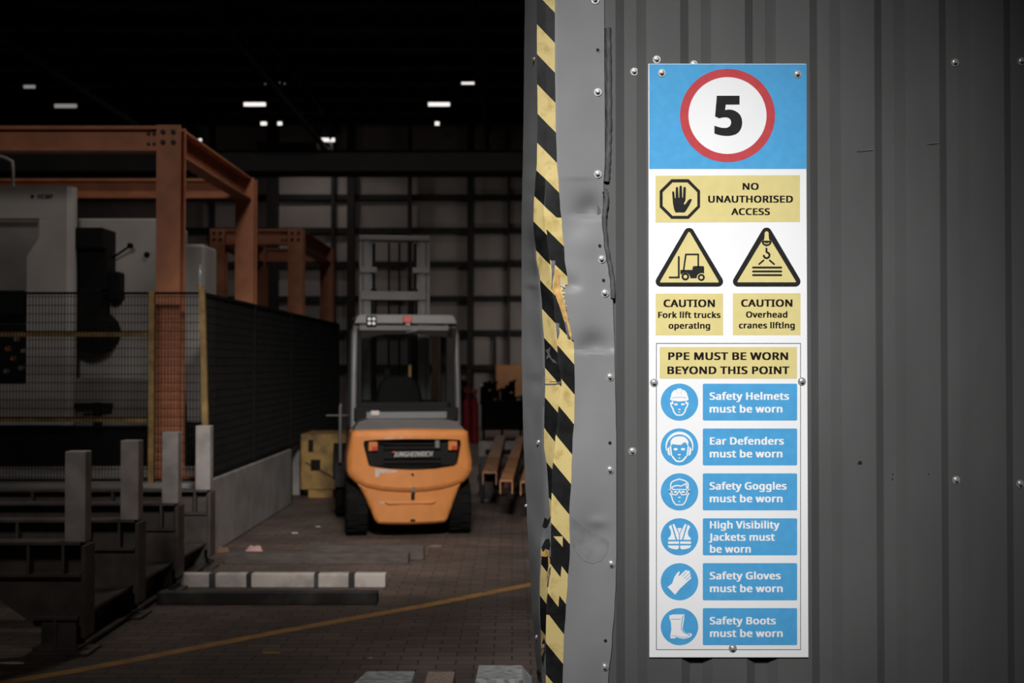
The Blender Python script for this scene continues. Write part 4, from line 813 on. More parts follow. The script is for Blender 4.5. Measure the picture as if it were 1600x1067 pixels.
icon('goggles_pictogram', 730, [
    ('s', [(430, 520), (424, 450), (430, 385), (462, 345), (530, 310), (632, 282), (735, 310), (800, 340), (836, 380), (842, 440), (838, 520)], 30),
    ('s', [(464, 512), (468, 470), (520, 445), (590, 432), (655, 450), (700, 437), (788, 390), (798, 430), (812, 500)], 28),
    ('s', [(395, 600), (395, 540), (440, 530), (632, 528), (830, 530), (874, 540), (872, 600)], 24),
    ('s', [(440, 535), (466, 648), (568, 655), (632, 560), (690, 655), (796, 648), (828, 535)], 26),
    ('s', [(393, 560), (405, 610), (446, 690), (475, 790), (510, 850), (556, 894), (712, 894), (756, 850), (790, 790), (820, 690), (862, 610), (876, 560)], 28),
    ('e', (540, 586, 42, 24)), ('e', (720, 586, 44, 24)), ('e', (632, 716, 34, 16)), ('e', (632, 816, 22, 12))])
vl = [('p', [(383, 352), (395, 330), (440, 300), (545, 660), (364, 660), (368, 622), (405, 590), (428, 550), (437, 500), (428, 440)]),
      ('p', [(470, 298), (485, 284), (505, 284), (522, 305), (570, 410), (616, 510), (625, 545), (625, 660), (580, 660)]),
      ('p', rect(362, 700, 622, 756)), ('p', [(358, 796), (622, 796), (620, 845), (605, 875), (575, 890), (500, 882), (420, 862), (375, 835)])]
icon('vest_pictogram', 800, vl + [('p', mir(p[1], 636)) for p in vl] + [('p', [(585, 380), (688, 380), (636, 520)])])
S1 = 7.111
icon('gloves_pictogram', 870, [('p', [(163, 335), (215, 295), (225, 265), (240, 225), (268, 182), (290, 160), (300, 163), (297, 180), (284, 213), (292, 214), (330, 178), (365, 146), (376, 145), (380, 156), (404, 153), (412, 163), (409, 182), (420, 188), (418, 204), (415, 216), (428, 224), (424, 240), (300, 355), (248, 420)])],
     [('s', [(328, 217), (374, 168)], 5), ('s', [(348, 240), (405, 186)], 5), ('s', [(370, 258), (414, 217)], 5)])
icon('boots_pictogram', 870, [('p', [(184, 655), (188, 645), (205, 650), (212, 640), (350, 638), (349, 690), (341, 730), (331, 800), (345, 830), (380, 848), (425, 848), (435, 860), (430, 880), (400, 897), (350, 909), (310, 905), (252, 890), (252, 905), (197, 905), (195, 875), (207, 800), (200, 720), (186, 690)])],
     [('s', [(200, 692), (310, 692)], 5), ('s', [(207, 877), (255, 878), (320, 890), (370, 890), (410, 870)], 4), ('s', [(335, 652), (320, 740), (318, 805), (345, 840), (415, 866)], 8)])
for px, py in ((1034, 114), (1246, 116), (1022, 598), (1253, 596), (1145, 1013)):
    screw(px, py, SY - .0008, sign, False, .98)

# ================================================================== WEATHERED POSTS IN FRONT OF THE DOORWAY
M_wood = mat('weathered_grey_timber', (.42, .42, .41), .85, 0, 0, 9, .3, col2=(.10, .10, .098), stretch=(4, 22, 3), ramp=(.42, .68))
M_wood2 = mat('brown_timber', (.27, .20, .16), .85, 0, .25, 12, .2, stretch=(18, 4, 3))
def post(name_label, poly_top, poly_bot, zt, m, group=None):
    c = sum((Vector((*p, 0)) for p in poly_bot), Vector()) / len(poly_bot)
    n = len(poly_top); mb = MB()
    v = [(x, y, zt) for x, y in poly_top] + [(x, y, zt - .035) for x, y in poly_bot] + [(x, y, 0) for x, y in poly_bot]
    f = [tuple(range(n))] + [(i + n * k, (i + 1) % n + n * k, (i + 1) % n + n * (k + 1), i + n * (k + 1)) for k in (0, 1) for i in range(n)] + [tuple(range(3 * n - 1, 2 * n - 1, -1))]
    mb.add(v, f)
    o = mb.build('timber_post', m, None, base=(c.x, c.y, 0), bevel=.002, seg=1)
    return set_props(o, name_label, 'post', None)
Yb = 3.62; zt = zat(1048.5, Yb); X = lambda px: xat(px, Yb)
post('grey weathered timber post with a sloping left edge, farthest from the flashing', [(X(563) - .005, 3.46), (X(648), 3.45), (X(649), Yb), (X(574), Yb)], [(X(548), 3.44), (X(652), 3.44), (X(653), Yb + .004), (X(566), Yb + .004)], zt, M_wood)
zt = zat(1049, Yb)
post('narrow brown timber post standing between two grey posts', [(X(669), 3.46), (X(711), 3.46), (X(711), Yb), (X(669), Yb)], [(X(667), 3.455), (X(713), 3.455), (X(713), Yb + .003), (X(667), Yb + .003)], zt, M_wood2)
zt = zat(1039, Yb)
post('tall grey weathered timber post beside the corner flashing', [(X(746), 3.46), (X(816), 3.46), (X(815), Yb), (X(748), Yb)], [(X(744), 3.45), (X(831), 3.45), (X(831), Yb + .004), (X(746), Yb + .004)], zt, M_wood)

# ================================================================== STEEL RACK AT THE LEFT
M_steel = mat('dark_rusty_steel', (.085, .07, .064), .65, 0, .3, 7, .05)
M_steel2 = mat('grey_primed_steel', (.36, .325, .31), .6, 0, .2, 7)
RX = -2.46
rack = thing('steel_stillage', 'dark steel storage rack with four upright end posts by the concrete plinth', 'rack', (-2.6, 9.0, 0))
mb = MB(); mb.ibeam((-2.62, 7.36, .12), (-2.62, 10.72, .12), .26, .20, .018, .02); mb.build('base_rail', M_steel, rack)
for i, Y in enumerate((7.45, 8.5, 9.5, 10.5)):
    zt = .645
    mb = MB(); mb.ibeam((-5.6, Y, zt - .10), (RX - .02, Y, zt - .10), .16, .20, .016, .012)
    for xs in (-2.58, -2.78, -3.25, -3.9, -4.6): mb.box(xs - .008, xs + .008, Y - .078, Y + .078, zt - .185, zt - .015)
    mb.build('cross_beam', M_steel, rack)
    MB().box(RX - .12, RX, Y - .055, Y + .055, zt - .004, 1.165).build('end_post', M_steel2, rack, bevel=.006)
    MB().prism([(-5.6, zt - .2), (RX, zt - .2), (RX, .16), (-2.74, .16), (-3.05, zt - .26), (-5.6, zt - .24)], 'y', Y - .06, Y - .02).build('knee_plate', M_steel, rack)
    MB().box(RX - .012, RX + .012, Y - .085, Y + .085, .10, zt - .02).build('end_plate', M_steel, rack)
    mb = MB(); mb.ibeam((RX - .14, Y, .02), (RX - .14, Y, .20), .20, .16, .014, .012, (0, 1, 0)); mb.box(RX - .30, RX + .04, Y - .13, Y + .13, 0, .018)
    mb.build('foot', M_steel, rack)

# ================================================================== BEAMS LYING ON THE FLOOR
def floor_beam(kind_label, x0p, x1p, ybot, ytop, depth, m, name='timber_beam', bands=(), skew=0.0):
    a = onfloor(x0p, ybot); b = onfloor(x1p, ybot); Y = a.y
    h = EYE - (EYE - at(800, ytop, Y).z)
    h = at(800, ytop, Y).z
    base = ((a.x + b.x) / 2, Y + depth / 2, 0)
    t = thing(name, kind_label, 'beam', base)
    MB().box(a.x, b.x, Y, Y + depth, 0, h).build('beam_body', m, t, bevel=.006)
    for px, w in bands:
        c = xat(px, Y); hw = w / 2 / 2000 * Y
        MB().box(c - hw, c + hw, Y - .003, Y + depth + .003, .004, h + .002).build('painted_band', M_blk, t)
    return t
M_pale = mat('scuffed_white_paint', (.62, .56, .52), .8, 0, 0, 7, .1, col2=(.36, .32, .30), ramp=(.45, .75))
M_blk = mat('blackened_timber', (.035, .033, .033), .8, 0, 0, 5, .1, col2=(.10, .095, .095), ramp=(.5, .8))
M_brn = mat('grimy_brown_timber', (.085, .068, .06), .85, 0, .3, 6, .1, stretch=(1, 4, 4))
floor_beam('pale painted beam with dark bands lying on the brick floor', 282, 602, 918, 897, .10, M_pale, bands=((333, 10), (390, 8), (495, 7), (550, 10)))
floor_beam('blackened beam in front of the pale banded beam', 245, 589, 945, 926, .12, M_blk)
floor_beam('long brown beam behind the pale banded beam', 350, 638, 882, 866, .18, M_brn)
floor_beam('dark brown beam nearest the forklift wheels', 480, 662, 875, 854, .13, M_brn)

# ================================================================== ORANGE STEEL FRAMES
M_or = mat('orange_brown_paint', (.47, .175, .085), .6, 0, .16, 5, .03)
M_bolt = mat('dark_bolt', (.02, .018, .017), .6, .3)
def hpost(mb, x, y, z0, z1, w=.21, d=.20, t=.022):     # flanges face front and back
    mb.box(x - w / 2, x + w / 2, y, y + t, z0, z1); mb.box(x - w / 2, x + w / 2, y + d - t, y + d, z0, z1)
    mb.box(x - .008, x + .008, y + t * .9, y + d - t * .9, z0, z1); return mb
def frame(label, xr, xl, yf, yb, zt, z0, bolts=True, extra=None):
    t = thing('orange_frame', label, 'steel frame', (xr, yf, z0))
    for (x, y) in ((xr, yf), (xr, yb), (xl, yb), (xl, yf)):
        mb = hpost(MB(), x, y, z0 + .015, zt)
        mb.box(x - .2, x + .2, y - .08, y + .28, z0, z0 + .018)
        mb.build('post', M_or, t)
    for y in (yf, yb):
        mb = MB(); mb.ibeam((xl + .1, y + .10, zt - .115), (xr - .105, y + .10, zt - .115), .18, .22, .03, .014); mb.build('cross_beam', M_or, t)
    for x in (xr, xl):
        mb = MB(); mb.ibeam((x, yf + .2, zt - .125), (x, yb, zt - .125), .16, .25, .02, .014); mb.build('side_beam', M_or, t)
    if bolts:
        for (x, y) in ((xr, yf), (xl, yf)):
            for dx in (-.045, .045):
                for dz in (.065, .155):
                    mb = MB().lathe([(.0001, -.026), (.021, -.026), (.024, -.020), (.024, 0)], (x + dx, y, zt - dz), 'y', 6); mb.build('bolt', M_bolt, t)
        for dz in (.065, .155):
            for dx in (-.15, -.2):
                MB().lathe([(.0001, -.020), (.015, -.020), (.018, 0)], (xr + dx, yf + .093, zt - dz), 'y', 6).build('bolt', M_bolt, t)
    return t
frame('tall orange steel portal frame standing over the pale machine', -3.015, -7.2, 11.2, 14.4, zat(195, 11.2), PZ)
frame('smaller orange steel frame farther back, beyond the dark mesh', -3.05, -4.15, 18.0, 21.0, zat(357, 18.0), 0.0)

# ================================================================== MESH FENCE
M_mesh = mat('black_wire', (.010, .010, .010), .8, 0, .2, 8, spec=.1)
M_fpost = mat('grimy_yellow_paint', (.26, .16, .05), .65, 0, .35, 9, .1)
FZ0, FZ1 = .70, zat(458, 10.93)
fence = thing('mesh_fence', 'black wire mesh guard fence with yellow posts on the concrete plinth', 'fence', (-2.7, 10.93, PZ))
FY = 10.93; FX = -2.665
def mesh_x(x0, x1, y, z0, z1):
    mb = MB(); x = x0
    while x < x1: mb.box(x - .0024, x + .0024, y - .0024, y + .0024, z0, z1); x += .0272
    z = z0
    while z < z1 + .001: mb.box(x0, x1, y - .0025, y + .0025, z - .0028, z + .0028); z += .0735
    return mb
def mesh_y(y0, y1, x, z0, z1):
    mb = MB(); y = y0
    while y < y1: mb.box(x - .0024, x + .0024, y - .0027, y + .0027, z0, z1); y += .0272
    z = z0
    while z < z1 + .001: mb.box(x - .0025, x + .0025, y0, y1, z - .0028, z + .0028); z += .0735
    return mb
xp1 = xat(237, FY)
mesh_x(-5.4, xp1 - .03, FY, FZ0, FZ1).build('mesh_panel', M_mesh, fence)
mesh_x(xp1 + .03, FX, FY, FZ0, FZ1).build('mesh_panel', M_mesh, fence)
for y0, y1 in ((11.0, 13.2), (13.25, 15.4), (15.45, 17.6), (17.65, 19.6)):
    mesh_y(y0, y1, FX, FZ0, FZ1).build('mesh_panel', M_mesh, fence)
for px, y, zb, zt in ((237, FY, PZ, FZ1 + .015), ):
    MB().box(xp1 - .024, xp1 + .024, y - .02, y + .03, zb - .02, zt).build('fence_post', M_fpost, fence, bevel=.004)
# corner post is bolted to the outside of the plinth and leans slightly
MB().bar((xat(325, 10.86), 10.86, zat(790, 10.86)), (xat(313.5, 10.86), 10.9, zat(452, 10.88)), .05, .05, (0, 1, 0)).build('fence_post', M_fpost, fence, bevel=.004)
for py in (522, 655):
    z = zat(py, FY + .03); MB().box(-5.4, xp1 + .02, FY + .012, FY + .045, z - .022, z + .022).build('guard_rail', M_fpost, fence)
for y in (13.22, 15.42, 17.62, 19.62):
    MB().box(FX - .022, FX + .022, y - .022, y + .022, .0 if y > 15.35 else PZ, FZ1 + .01).build('fence_post', M_mesh if y > 14 else M_mesh, fence)
for z in (FZ0 - .02, FZ1):
    MB().box(FX - .014, FX + .014, 11.0, 19.6, z - .014, z + .014).build('guard_rail', M_mesh, fence)
    MB().box(-5.4, FX, FY - .008, FY + .008, z - .01, z + .01).build('guard_rail', M_mesh, fence)
# clear bottle-like warning lamp on top of the corner post
lampm = glass_mat('clear_plastic', (.85, .87, .88), .35)
zb = zat(452, 10.9); xb = xat(312, 10.9)
t = thing('beacon_lamp', 'small clear warning lamp on top of the corner fence post', 'lamp', (xb, 10.9, zb))
MB().lathe([(.026, 0), (.026, .03), (.02, .04)], (xb, 10.9, zb), 'z', 14).build('lamp_base', M_fpost, t, smooth=30)
MB().lathe([(.02, .035), (.024, .09), (.022, .15), (.012, .20), (.001, .215)], (xb, 10.9, zb), 'z', 14).build('lamp_cover', mat('frosted_white', (.26, .265, .27), .2), t, smooth=50)

# ================================================================== PALE MACHINE TOOL
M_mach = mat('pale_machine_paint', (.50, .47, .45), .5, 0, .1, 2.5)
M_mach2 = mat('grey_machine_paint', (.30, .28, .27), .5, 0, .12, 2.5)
M_mblk = mat('machine_black', (.011, .010, .010), .6, 0, .3, 6, spec=.1)
MY = 12.5; MYB = 13.0
mach = thing('machining_centre', 'large pale machine tool with a black spindle unit behind the mesh fence', 'machine', (-5.2, 12.8, PZ))
mX = lambda px: xat(px, MY); mZ = lambda py: zat(py, MY)
nX = lambda px: xat(px, MYB); nZ = lambda py: zat(py, MYB)
# left cabinet with the angled cut-out
mb = MB()
cut = [(mX(-220), mZ(664)), (mX(103), mZ(664)), (mX(103), mZ(291)), (mX(-220), mZ(291)), (mX(-220), mZ(341)), (mX(80), mZ(341)), (mX(41), mZ(400)), (mX(41), mZ(600)), (mX(-220), mZ(602))]
mb.prism(cut, 'y', MY, MY + .12); mb.box(mX(-220), mX(41), MY + .40, 12.95, mZ(664), mZ(291))
mb.prism([(mX(60), MY + .001), (mX(103), MY + .001), (mX(109), MY + .02), (mX(112), MY + .06), (mX(112), MY + .13), (mX(60), MY + .13)], 'z', mZ(664), mZ(291))
mb.build('cabinet', M_mach, mach)
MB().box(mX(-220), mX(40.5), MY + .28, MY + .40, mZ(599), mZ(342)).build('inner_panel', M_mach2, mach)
MB().box(mX(-220), mX(36), MY + .02, MY + .3, mZ(494), mZ(453)).build('window_guard', M_mblk, mach, bevel=.04)
MB().box(mX(-220), mX(38), MY + .12, MY + .3, mZ(598), mZ(506)).build('tool_magazine', M_mblk, mach)
for k, (px, py) in enumerate(((6, 545), (14, 560), (20, 530), (27, 575), (3, 580), (31, 548))):
    MB().lathe([(.0001, -.05), (.02, -.05), (.03, 0)], (mX(px), MY + .12, mZ(py)), 'y', 10).build('tool_holder', M_or if k < 2 else M_mach2, mach)
mb = MB(); put_text(mb, 'HCMP', 59, 83, 310.5, 7, lambda a, b: at(a, b, MY - .002)); mb.flat([circ(50.5, 307, 3.4, 4, 4)], lambda a, b: at(a, b, MY - .002)); mb.build('lettering', M_inkb, mach)
# column behind and working area
MB().box(nX(118), nX(246), MYB, 14.2, nZ(655), nZ(341)).build('column', M_mach, mach, bevel=.02)
MB().box(nX(284), nX(326), MYB - .2, 13.35, nZ(660), nZ(384)).build('end_housing', M_mach, mach, bevel=.03)
MB().box(nX(113), nX(284), MYB - .35, 14.2, nZ(664), nZ(590)).build('work_table', M_mach2, mach, bevel=.02)
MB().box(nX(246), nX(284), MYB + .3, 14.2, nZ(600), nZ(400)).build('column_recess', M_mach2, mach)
MB().box(nX(119), nX(180), MYB - .42, MYB + .02, nZ(394), nZ(362)).build('control_box', M_mblk, mach, bevel=.012)
MB().box(nX(121), nX(180), MYB - .30, MYB + .02, nZ(456), nZ(391)).build('spindle_head', M_mblk, mach, bevel=.012)
mb = MB(); mb.box(nX(132), nX(172), MYB - .34, MYB + .02, nZ(498), nZ(452)); mb.box(nX(178), nX(194), MYB - .2, MYB + .02, nZ(470), nZ(426)); mb.build('spindle_motor', M_mblk, mach, bevel=.02)
MB().lathe([(.0001, -.36), (.13, -.36), (.2, -.33), (.215, -.26), (.215, .02)], (nX(156), MYB, nZ(520)), 'y', 28).build('face_plate', M_mblk, mach, smooth=40)
MB().lathe([(.0001, -.39), (.09, -.39), (.1, -.355)], (nX(156), MYB, nZ(520)), 'y', 24).build('chuck', M_mblk, mach, smooth=40)
mb = MB(); mb.tube([(nX(180), MYB - .1, nZ(404)), (nX(209), MYB - .16, nZ(387))], .012); mb.lathe([(.0001, -.03), (.028, -.02), (.028, .02), (.0001, .03)], (nX(210), MYB - .16, nZ(386)), 'y', 12); mb.build('lever', M_mblk, mach)
mb = MB(); mb.tube([(nX(182) + .07 * cos(t), MYB - .1, nZ(457) + .11 * sin(t)) for t in [1.8 - k * .33 for k in range(13)]], .016); mb.build('hose', M_mblk, mach, smooth=60)
MB().lathe([(.0001, -.02), (.03, -.015), (.03, .0)], (nX(229), MYB, nZ(398)), 'y', 12).build('knob', M_mblk, mach)
mb = MB(); mb.tube([(nX(294), MYB - .32, nZ(462)), (nX(294), MYB - .33, nZ(495)), (nX(297), MYB - .32, nZ(510)), (nX(296), MYB - .32, nZ(560)), (nX(300), MYB - .33, nZ(610)), (nX(303), MYB - .32, nZ(661))], .018); mb.build('cable', M_mblk, mach, smooth=60)
mb = MB(); mb.box(nX(116), nX(194), MYB - .42, MYB - .34, nZ(637), nZ(628)); mb.box(nX(168), nX(178), MYB - .43, MYB - .36, nZ(664), nZ(627)); mb.tube([(nX(150), MYB - .38, nZ(645)), (nX(192), MYB - .38, nZ(642)), (nX(192), MYB - .38, nZ(632))], .01); mb.build('work_clamp', M_mblk, mach)
MB().box(mX(-220), nX(330), MY + .25, 14.2, PZ, mZ(662)).build('machine_base', M_mblk, mach)
# thin conduit of the machine's overhead cabinet
mb = MB(); mb.tube([(mX(-30), MY + .1, mZ(236)), (mX(0), MY + .1, mZ(244)), (mX(11), MY + .1, mZ(250)), (mX(12), MY + .1, mZ(262)), (mX(12), MY + .1, mZ(293))], .016); mb.build('conduit', M_mach2, mach, smooth=60)

# ================================================================== THINGS FARTHER BACK
M_ybox = mat('scraped_yellow_paint', (.33, .20, .055), .7, 0, 0, 5, .1, col2=(.12, .07, .03), ramp=(.45, .7))
Y = 16.0; bX = lambda px: xat(px, Y)
t = thing('yellow_bin', 'scraped yellow steel bin beside the forklift mast wheel', 'bin', (bX(500), Y + .5, 0))
MB().box(bX(470), bX(546), Y, Y + .9, .10, zat(678, Y)).build('bin_body', M_ybox, t, bevel=.012)
mb = MB(); mb.box(bX(482), bX(490), Y - .006, Y, zat(706, Y), zat(687, Y)); mb.box(bX(486), bX(501), Y - .008, Y, zat(735, Y), zat(718, Y)); mb.bar((bX(478), Y - .004, zat(722, Y)), (bX(522), Y - .004, zat(746, Y)), .008, .035, (0, 1, 0)); mb.build('handle_slot', M_mblk, t)
MB().box(bX(482), bX(520), Y + .02, Y + .3, 0, .10).build('skid', M_ybox, t); MB().box(bX(482), bX(520), Y + .55, Y + .85, 0, .10).build('skid', M_ybox, t)
Y = 16.3; t = MB().box(bX(452), bX(469), Y, Y + .4, 0, zat(692, Y)).build('concrete_block', M_conc, None, base=(bX(460), Y + .2, 0), bevel=.01)
set_props(t, 'pale concrete block standing left of the yellow bin', 'block')
# red gas bottles
M_gred = mat('bottle_red', (.42, .020, .035), .5, 0, .15, 4)
Y = 27.0; gX = lambda px: xat(px, Y); gZ = lambda py: zat(py, Y)
for px, lab in ((730, 'red gas bottle nearer the forklift cab'), (742, 'red gas bottle beside the dark workbench')):
    t = thing('gas_bottle', lab, 'gas bottle', (gX(px), Y, 0), 0, 'red gas bottles')
    r = 5.9 / 2000 * Y
    MB().lathe([(r * .9, 0), (r, .03), (r, gZ(634)), (r * .85, gZ(628)), (r * .4, gZ(621)), (r * .3, gZ(618))], (gX(px), Y, 0), 'z', 18).build('bottle_body', M_gred, t, smooth=40)
    mb = MB(); mb.tube([(gX(px), Y, gZ(619)), (gX(px), Y, gZ(610 if px > 735 else 603))], .035, 8); mb.box(gX(px) - .07, gX(px) + .06, Y - .04, Y + .04, gZ(613), gZ(608)); mb.build('valve', M_gred if px < 735 else M_or, t)
# workbench with machines on it
wbn = thing('workbench', 'dark workbench cluttered with black vices and tools by the rear cladding', 'workbench', (gX(785), 28.3, 0))
MB().box(gX(750), gX(860), 28, 28.8, gZ(676), gZ(633)).build('cabinet', M_mblk, wbn)
MB().box(gX(748), gX(862), 27.95, 28.85, gZ(634), gZ(628)).build('worktop', M_dark, wbn)
for k in range(4): MB().box(gX(752 + k * 30), gX(756 + k * 30), 28.0, 28.1, 0, gZ(675)).build('leg', M_mblk, wbn)
random.seed(3)
mb = MB()
for px, w, top in ((753, 5, 606), (759, 6, 598), (768, 7, 600), (776, 4, 612), (788, 7, 608), (795, 6, 603), (800, 5, 597), (812, 8, 622)):
    mb.box(gX(px - w), gX(px + w), 28.2, 28.5, gZ(630), gZ(top)); mb.bar((gX(px - w), 28.3, gZ(top + 4)), (gX(px + w + 2), 28.3, gZ(top - 2)), .06, .05)
mb.build('vice', M_mblk, wbn)
Y = 28.1
for px, py, r, m in ((752, 603, 2.2, M_pale), (765, 610, 2, M_or), (774, 625, 3, M_brn), (799, 614, 2.2, M_or), (806, 640, 6, M_brn), (811, 625, 4, mat('pale_blue_cloth', (.22, .24, .27), .8))):
    c = at(px, py, Y); MB().lathe([(.0001, -r / 2000 * Y), (r / 2000 * Y * .8, -r / 2000 * Y * .6), (r / 2000 * Y, 0), (r / 2000 * Y * .7, r / 2000 * Y * .7), (.0001, r / 2000 * Y)], c, 'y', 8).build('tool', m, wbn, smooth=60)
# black drum machine with an orange cap beside the bottles
t = thing('pedestal_grinder', 'black pedestal grinder standing behind the red gas bottles', 'grinder', (gX(726), 27.8, 0))
MB().box(gX(719), gX(733), 27.6, 28.0, 0, gZ(606)).build('pedestal', M_mblk, t, bevel=.02)
MB().lathe([(.09, -.1), (.1, 0), (.09, .1)], (gX(724), 27.7, gZ(598)), 'x', 14).build('motor', M_mblk, t, smooth=40)
mb = MB(); mb.tube([(gX(738), 27.7, gZ(640)), (gX(738), 27.7, gZ(576))], .03, 8); mb.build('pole', M_brn, t)
# plywood leaning on the rear wall
M_ply = mat('brown_plywood', (.27, .125, .055), .8, 0, .15, 1.5, 0, stretch=(6, 6, 1))
Y = BY - .5; t = MB().box(xat(775, Y), xat(836, Y), Y, Y + .03, 0, zat(570, Y)).build('plywood_sheet', M_ply, None, base=(xat(805, Y), Y, 0))
set_props(t, 'brown plywood sheet leaning upright against the back wall', 'board')
Y = BY - .45; t = MB().box(xat(674, Y), xat(690, Y), Y, Y + .03, 0, zat(525, Y)).build('plywood_strip', mat('dim_brown_board', (.11, .065, .042), .8), None, base=(xat(682, Y), Y, 0))
set_props(t, 'narrow brown board seen through the forklift cab window', 'board')
# steel beams on trestles
M_rust2 = mat('rust_brown_beam', (.30, .145, .075), .6, 0, .25, 4, .05, stretch=(4, .6, 4))
HZ = .47
def stock(label, pa, pb, w, m):
    a = onfloor(*pa, HZ); b = onfloor(*pb, HZ)
    mid = (a + b) / 2; d = (b - a).normalized(); sd = Vector((d.y, -d.x, 0)) * (w / 2)
    t = thing('steel_channel', label, 'steel beam', (mid.x, mid.y, HZ - .14))
    mb = MB(); mb.bar(a - Vector((0, 0, .008)), b - Vector((0, 0, .008)), w, .016)
    for s in (-1, 1): mb.bar(a + sd * s * .95 - Vector((0, 0, .075)), b + sd * s * .95 - Vector((0, 0, .075)), .012, .134)
    mb.build('channel_body', m, t)
    return t
stock('rust-brown steel channel on trestles, the one closest to the forklift', (765, 737), (782, 680), .155, M_rust2)
stock('rust-orange steel channel on trestles, second from the forklift', (791, 750), (814, 681), .13, mat('rust_orange_beam', (.38, .17, .07), .6, 0, .25, 4, .05))
stock('rust-orange steel channel half hidden by the grey corner flashing', (823, 752), (838, 690), .13, MATS['rust_orange_beam'])
for (Y, lab) in ((15.6, 'black trestle under the near ends of the rusty channels'), (20.2, 'black trestle under the far ends of the rusty channels')):
    t = thing('trestle', lab, 'trestle', (0, Y, 0))
    MB().box(-.42, .75, Y - .05, Y + .05, .24, HZ - .15).build('cross_bar', M_dark, t)
    for x in (-.36, .68):
        mb = MB(); mb.bar((x, Y - .22, 0), (x, Y, .26), .05, .05, (1, 0, 0)); mb.bar((x, Y + .22, 0), (x, Y, .26), .05, .05, (1, 0, 0)); mb.build('leg', M_dark, t)
# timber packs under and behind them
Y = 16.4; t = MB().box(-.72, -.42, Y, Y + .5, 0, .36).build('timber_block', M_brn, None, base=(-.46, Y + .25, 0), bevel=.01); set_props(t, 'brown timber block on the floor between forklift and trestle', 'block')
Y = 17.2; t = MB().box(-.25, .02, Y, Y + .3, 0, .24).build('red_crate', mat('dull_red', (.12, .03, .03), .7), None, base=(-.1, Y, 0), bevel=.01); set_props(t, 'dull red crate on the floor under the rusty channels', 'crate')
Y = 23.0; t = MB().box(-.6, 1.2, Y, Y + .15, 0, zat(690, Y) ).build('grey_rail', M_steel2, None, base=(.3, Y, 0), bevel=.01); set_props(t, 'long grey steel rail on the floor behind the rusty channels', 'rail')

# overhead crane girder
Y = 24.0
t = thing('crane_girder', 'dark grey overhead crane girder spanning the shed below the roof', 'crane', (-3.5, Y, zat(270, Y)))
M_gird = mat('grey_girder', (.16, .158, .156), .7, 0, .1, 2)
MB().box(-14.0, 6.4, Y, Y + .45, zat(268, Y), zat(238, Y)).build('bridge_beam', M_gird, t)
mb = MB(); mb.box(-14.0, 6.4, Y - .08, Y + .53, zat(238, Y), zat(235.5, Y)); mb.box(-14.0, 6.4, Y - .08, Y + .53, zat(270.5, Y), zat(268, Y)); mb.build('flange', M_dark, t)
mb = MB(); mb.box(xat(408, Y), xat(500, Y), Y - .5, Y - .1, zat(238, Y), zat(229, Y)); mb.build('trolley', M_dark, t)

# litter on the floor
def crumple(name, label, cat, px, py, w, h, m, seed, flat=.5):
    random.seed(seed); c = onfloor(px, py); mb = MB(); n = 9
    top = []; rim = []
    for k in range(n):
        a = 2 * pi * k / n; r = random.uniform(.7, 1.1)
        rim.append((c.x + w / 2 * r * cos(a), c.y + w / 2 * flat * r * sin(a), .0))
        top.append((c.x + w / 3.2 * r * cos(a + .2), c.y + w / 3.2 * flat * r * sin(a + .2), h * random.uniform(.5, 1)))
    ctr = (c.x, c.y, h * .6)
    mb.add(rim + top + [ctr], [(i, (i + 1) % n, n + (i + 1) % n, n + i) for i in range(n)] + [(n + i, n + (i + 1) % n, 2 * n) for i in range(n)] + [tuple(range(n - 1, -1, -1))])
    o = mb.build(name, m, None, base=(c.x, c.y, 0)); return set_props(o, label, cat)
M_pink = mat('pink_paper', (.42, .27, .25), .8); M_rag = mat('brown_rag', (.18, .11, .07), .9); M_pap = mat('white_scrap', (.40, .38, .37), .8)
crumple('crumpled_paper', 'crumpled pale pink paper at the foot of the concrete plinth', 'paper', 398, 861, .19, .055, M_pink, 4)
crumple('crumpled_rag', 'brown rag in the corner beside the end rack post', 'rag', 346, 862, .15, .05, M_rag, 6)
crumple('paper_scrap', 'small white scrap on the floor left of the forklift tyre', 'scrap', 460, 833, .10, .012, M_pap, 7)
crumple('paper_scrap', 'flat pale wrapper on the bricks behind the forklift', 'scrap', 681, 853, .15, .006, mat('dusty_wrapper', (.20, .19, .19), .7), 8)
crumple('paper_scrap', 'white crumb of litter beside the right rear tyre', 'scrap', 760, 783, .09, .03, M_pap, 9)
crumple('plastic_strip', 'white plastic strip on the floor in front of the rack foot', 'scrap', 17, 1036, .17, .006, mat('white_plastic', (.6, .58, .57), .5), 11, .25)
crumple('paper_scrap', 'tiny pale scrap on the bricks short of the yellow line', 'scrap', 579, 1028, .035, .004, M_pap, 12)
crumple('paper_scrap', 'pale scrap in the gloom behind the small white scrap', 'scrap', 497, 823, .07, .01, M_pap, 13)

# ================================================================== FORKLIFT (built facing +y, its tail at y = 0)
M_fo = mat('forklift_orange', (.60, .225, .062), .42, 0, .07, 7)
M_fod = mat('scuffed_grey_patch', (.50, .44, .39), .6, 0, .1, 9)
M_fg = mat('forklift_grey', (.07, .068, .067), .5, 0, .1, 5)
M_fg2 = mat('roof_grey', (.13, .13, .13), .45, 0, .1, 5)
M_fb = mat('forklift_black', (.009, .009, .009), .6, 0, .2, 6, spec=.12)
M_tyre = mat('tyre_rubber', (.007, .007, .007), .85, 0, .2, 9, spec=.1)
M_mast = mat('mast_grey', (.11, .106, .104), .5, 0, .15, 5)
M_glass = glass_mat('cab_glass', (.82, .83, .83), .04)
M_lred = mat('lens_red', (.45, .05, .03), .3, 0, .1, 30)
M_lor = mat('lens_orange', (.55, .18, .05), .3, 0, .1, 30)
M_led = mat('led_white', (.75, .78, .80), .3)
FP = onfloor(642, 835.5)
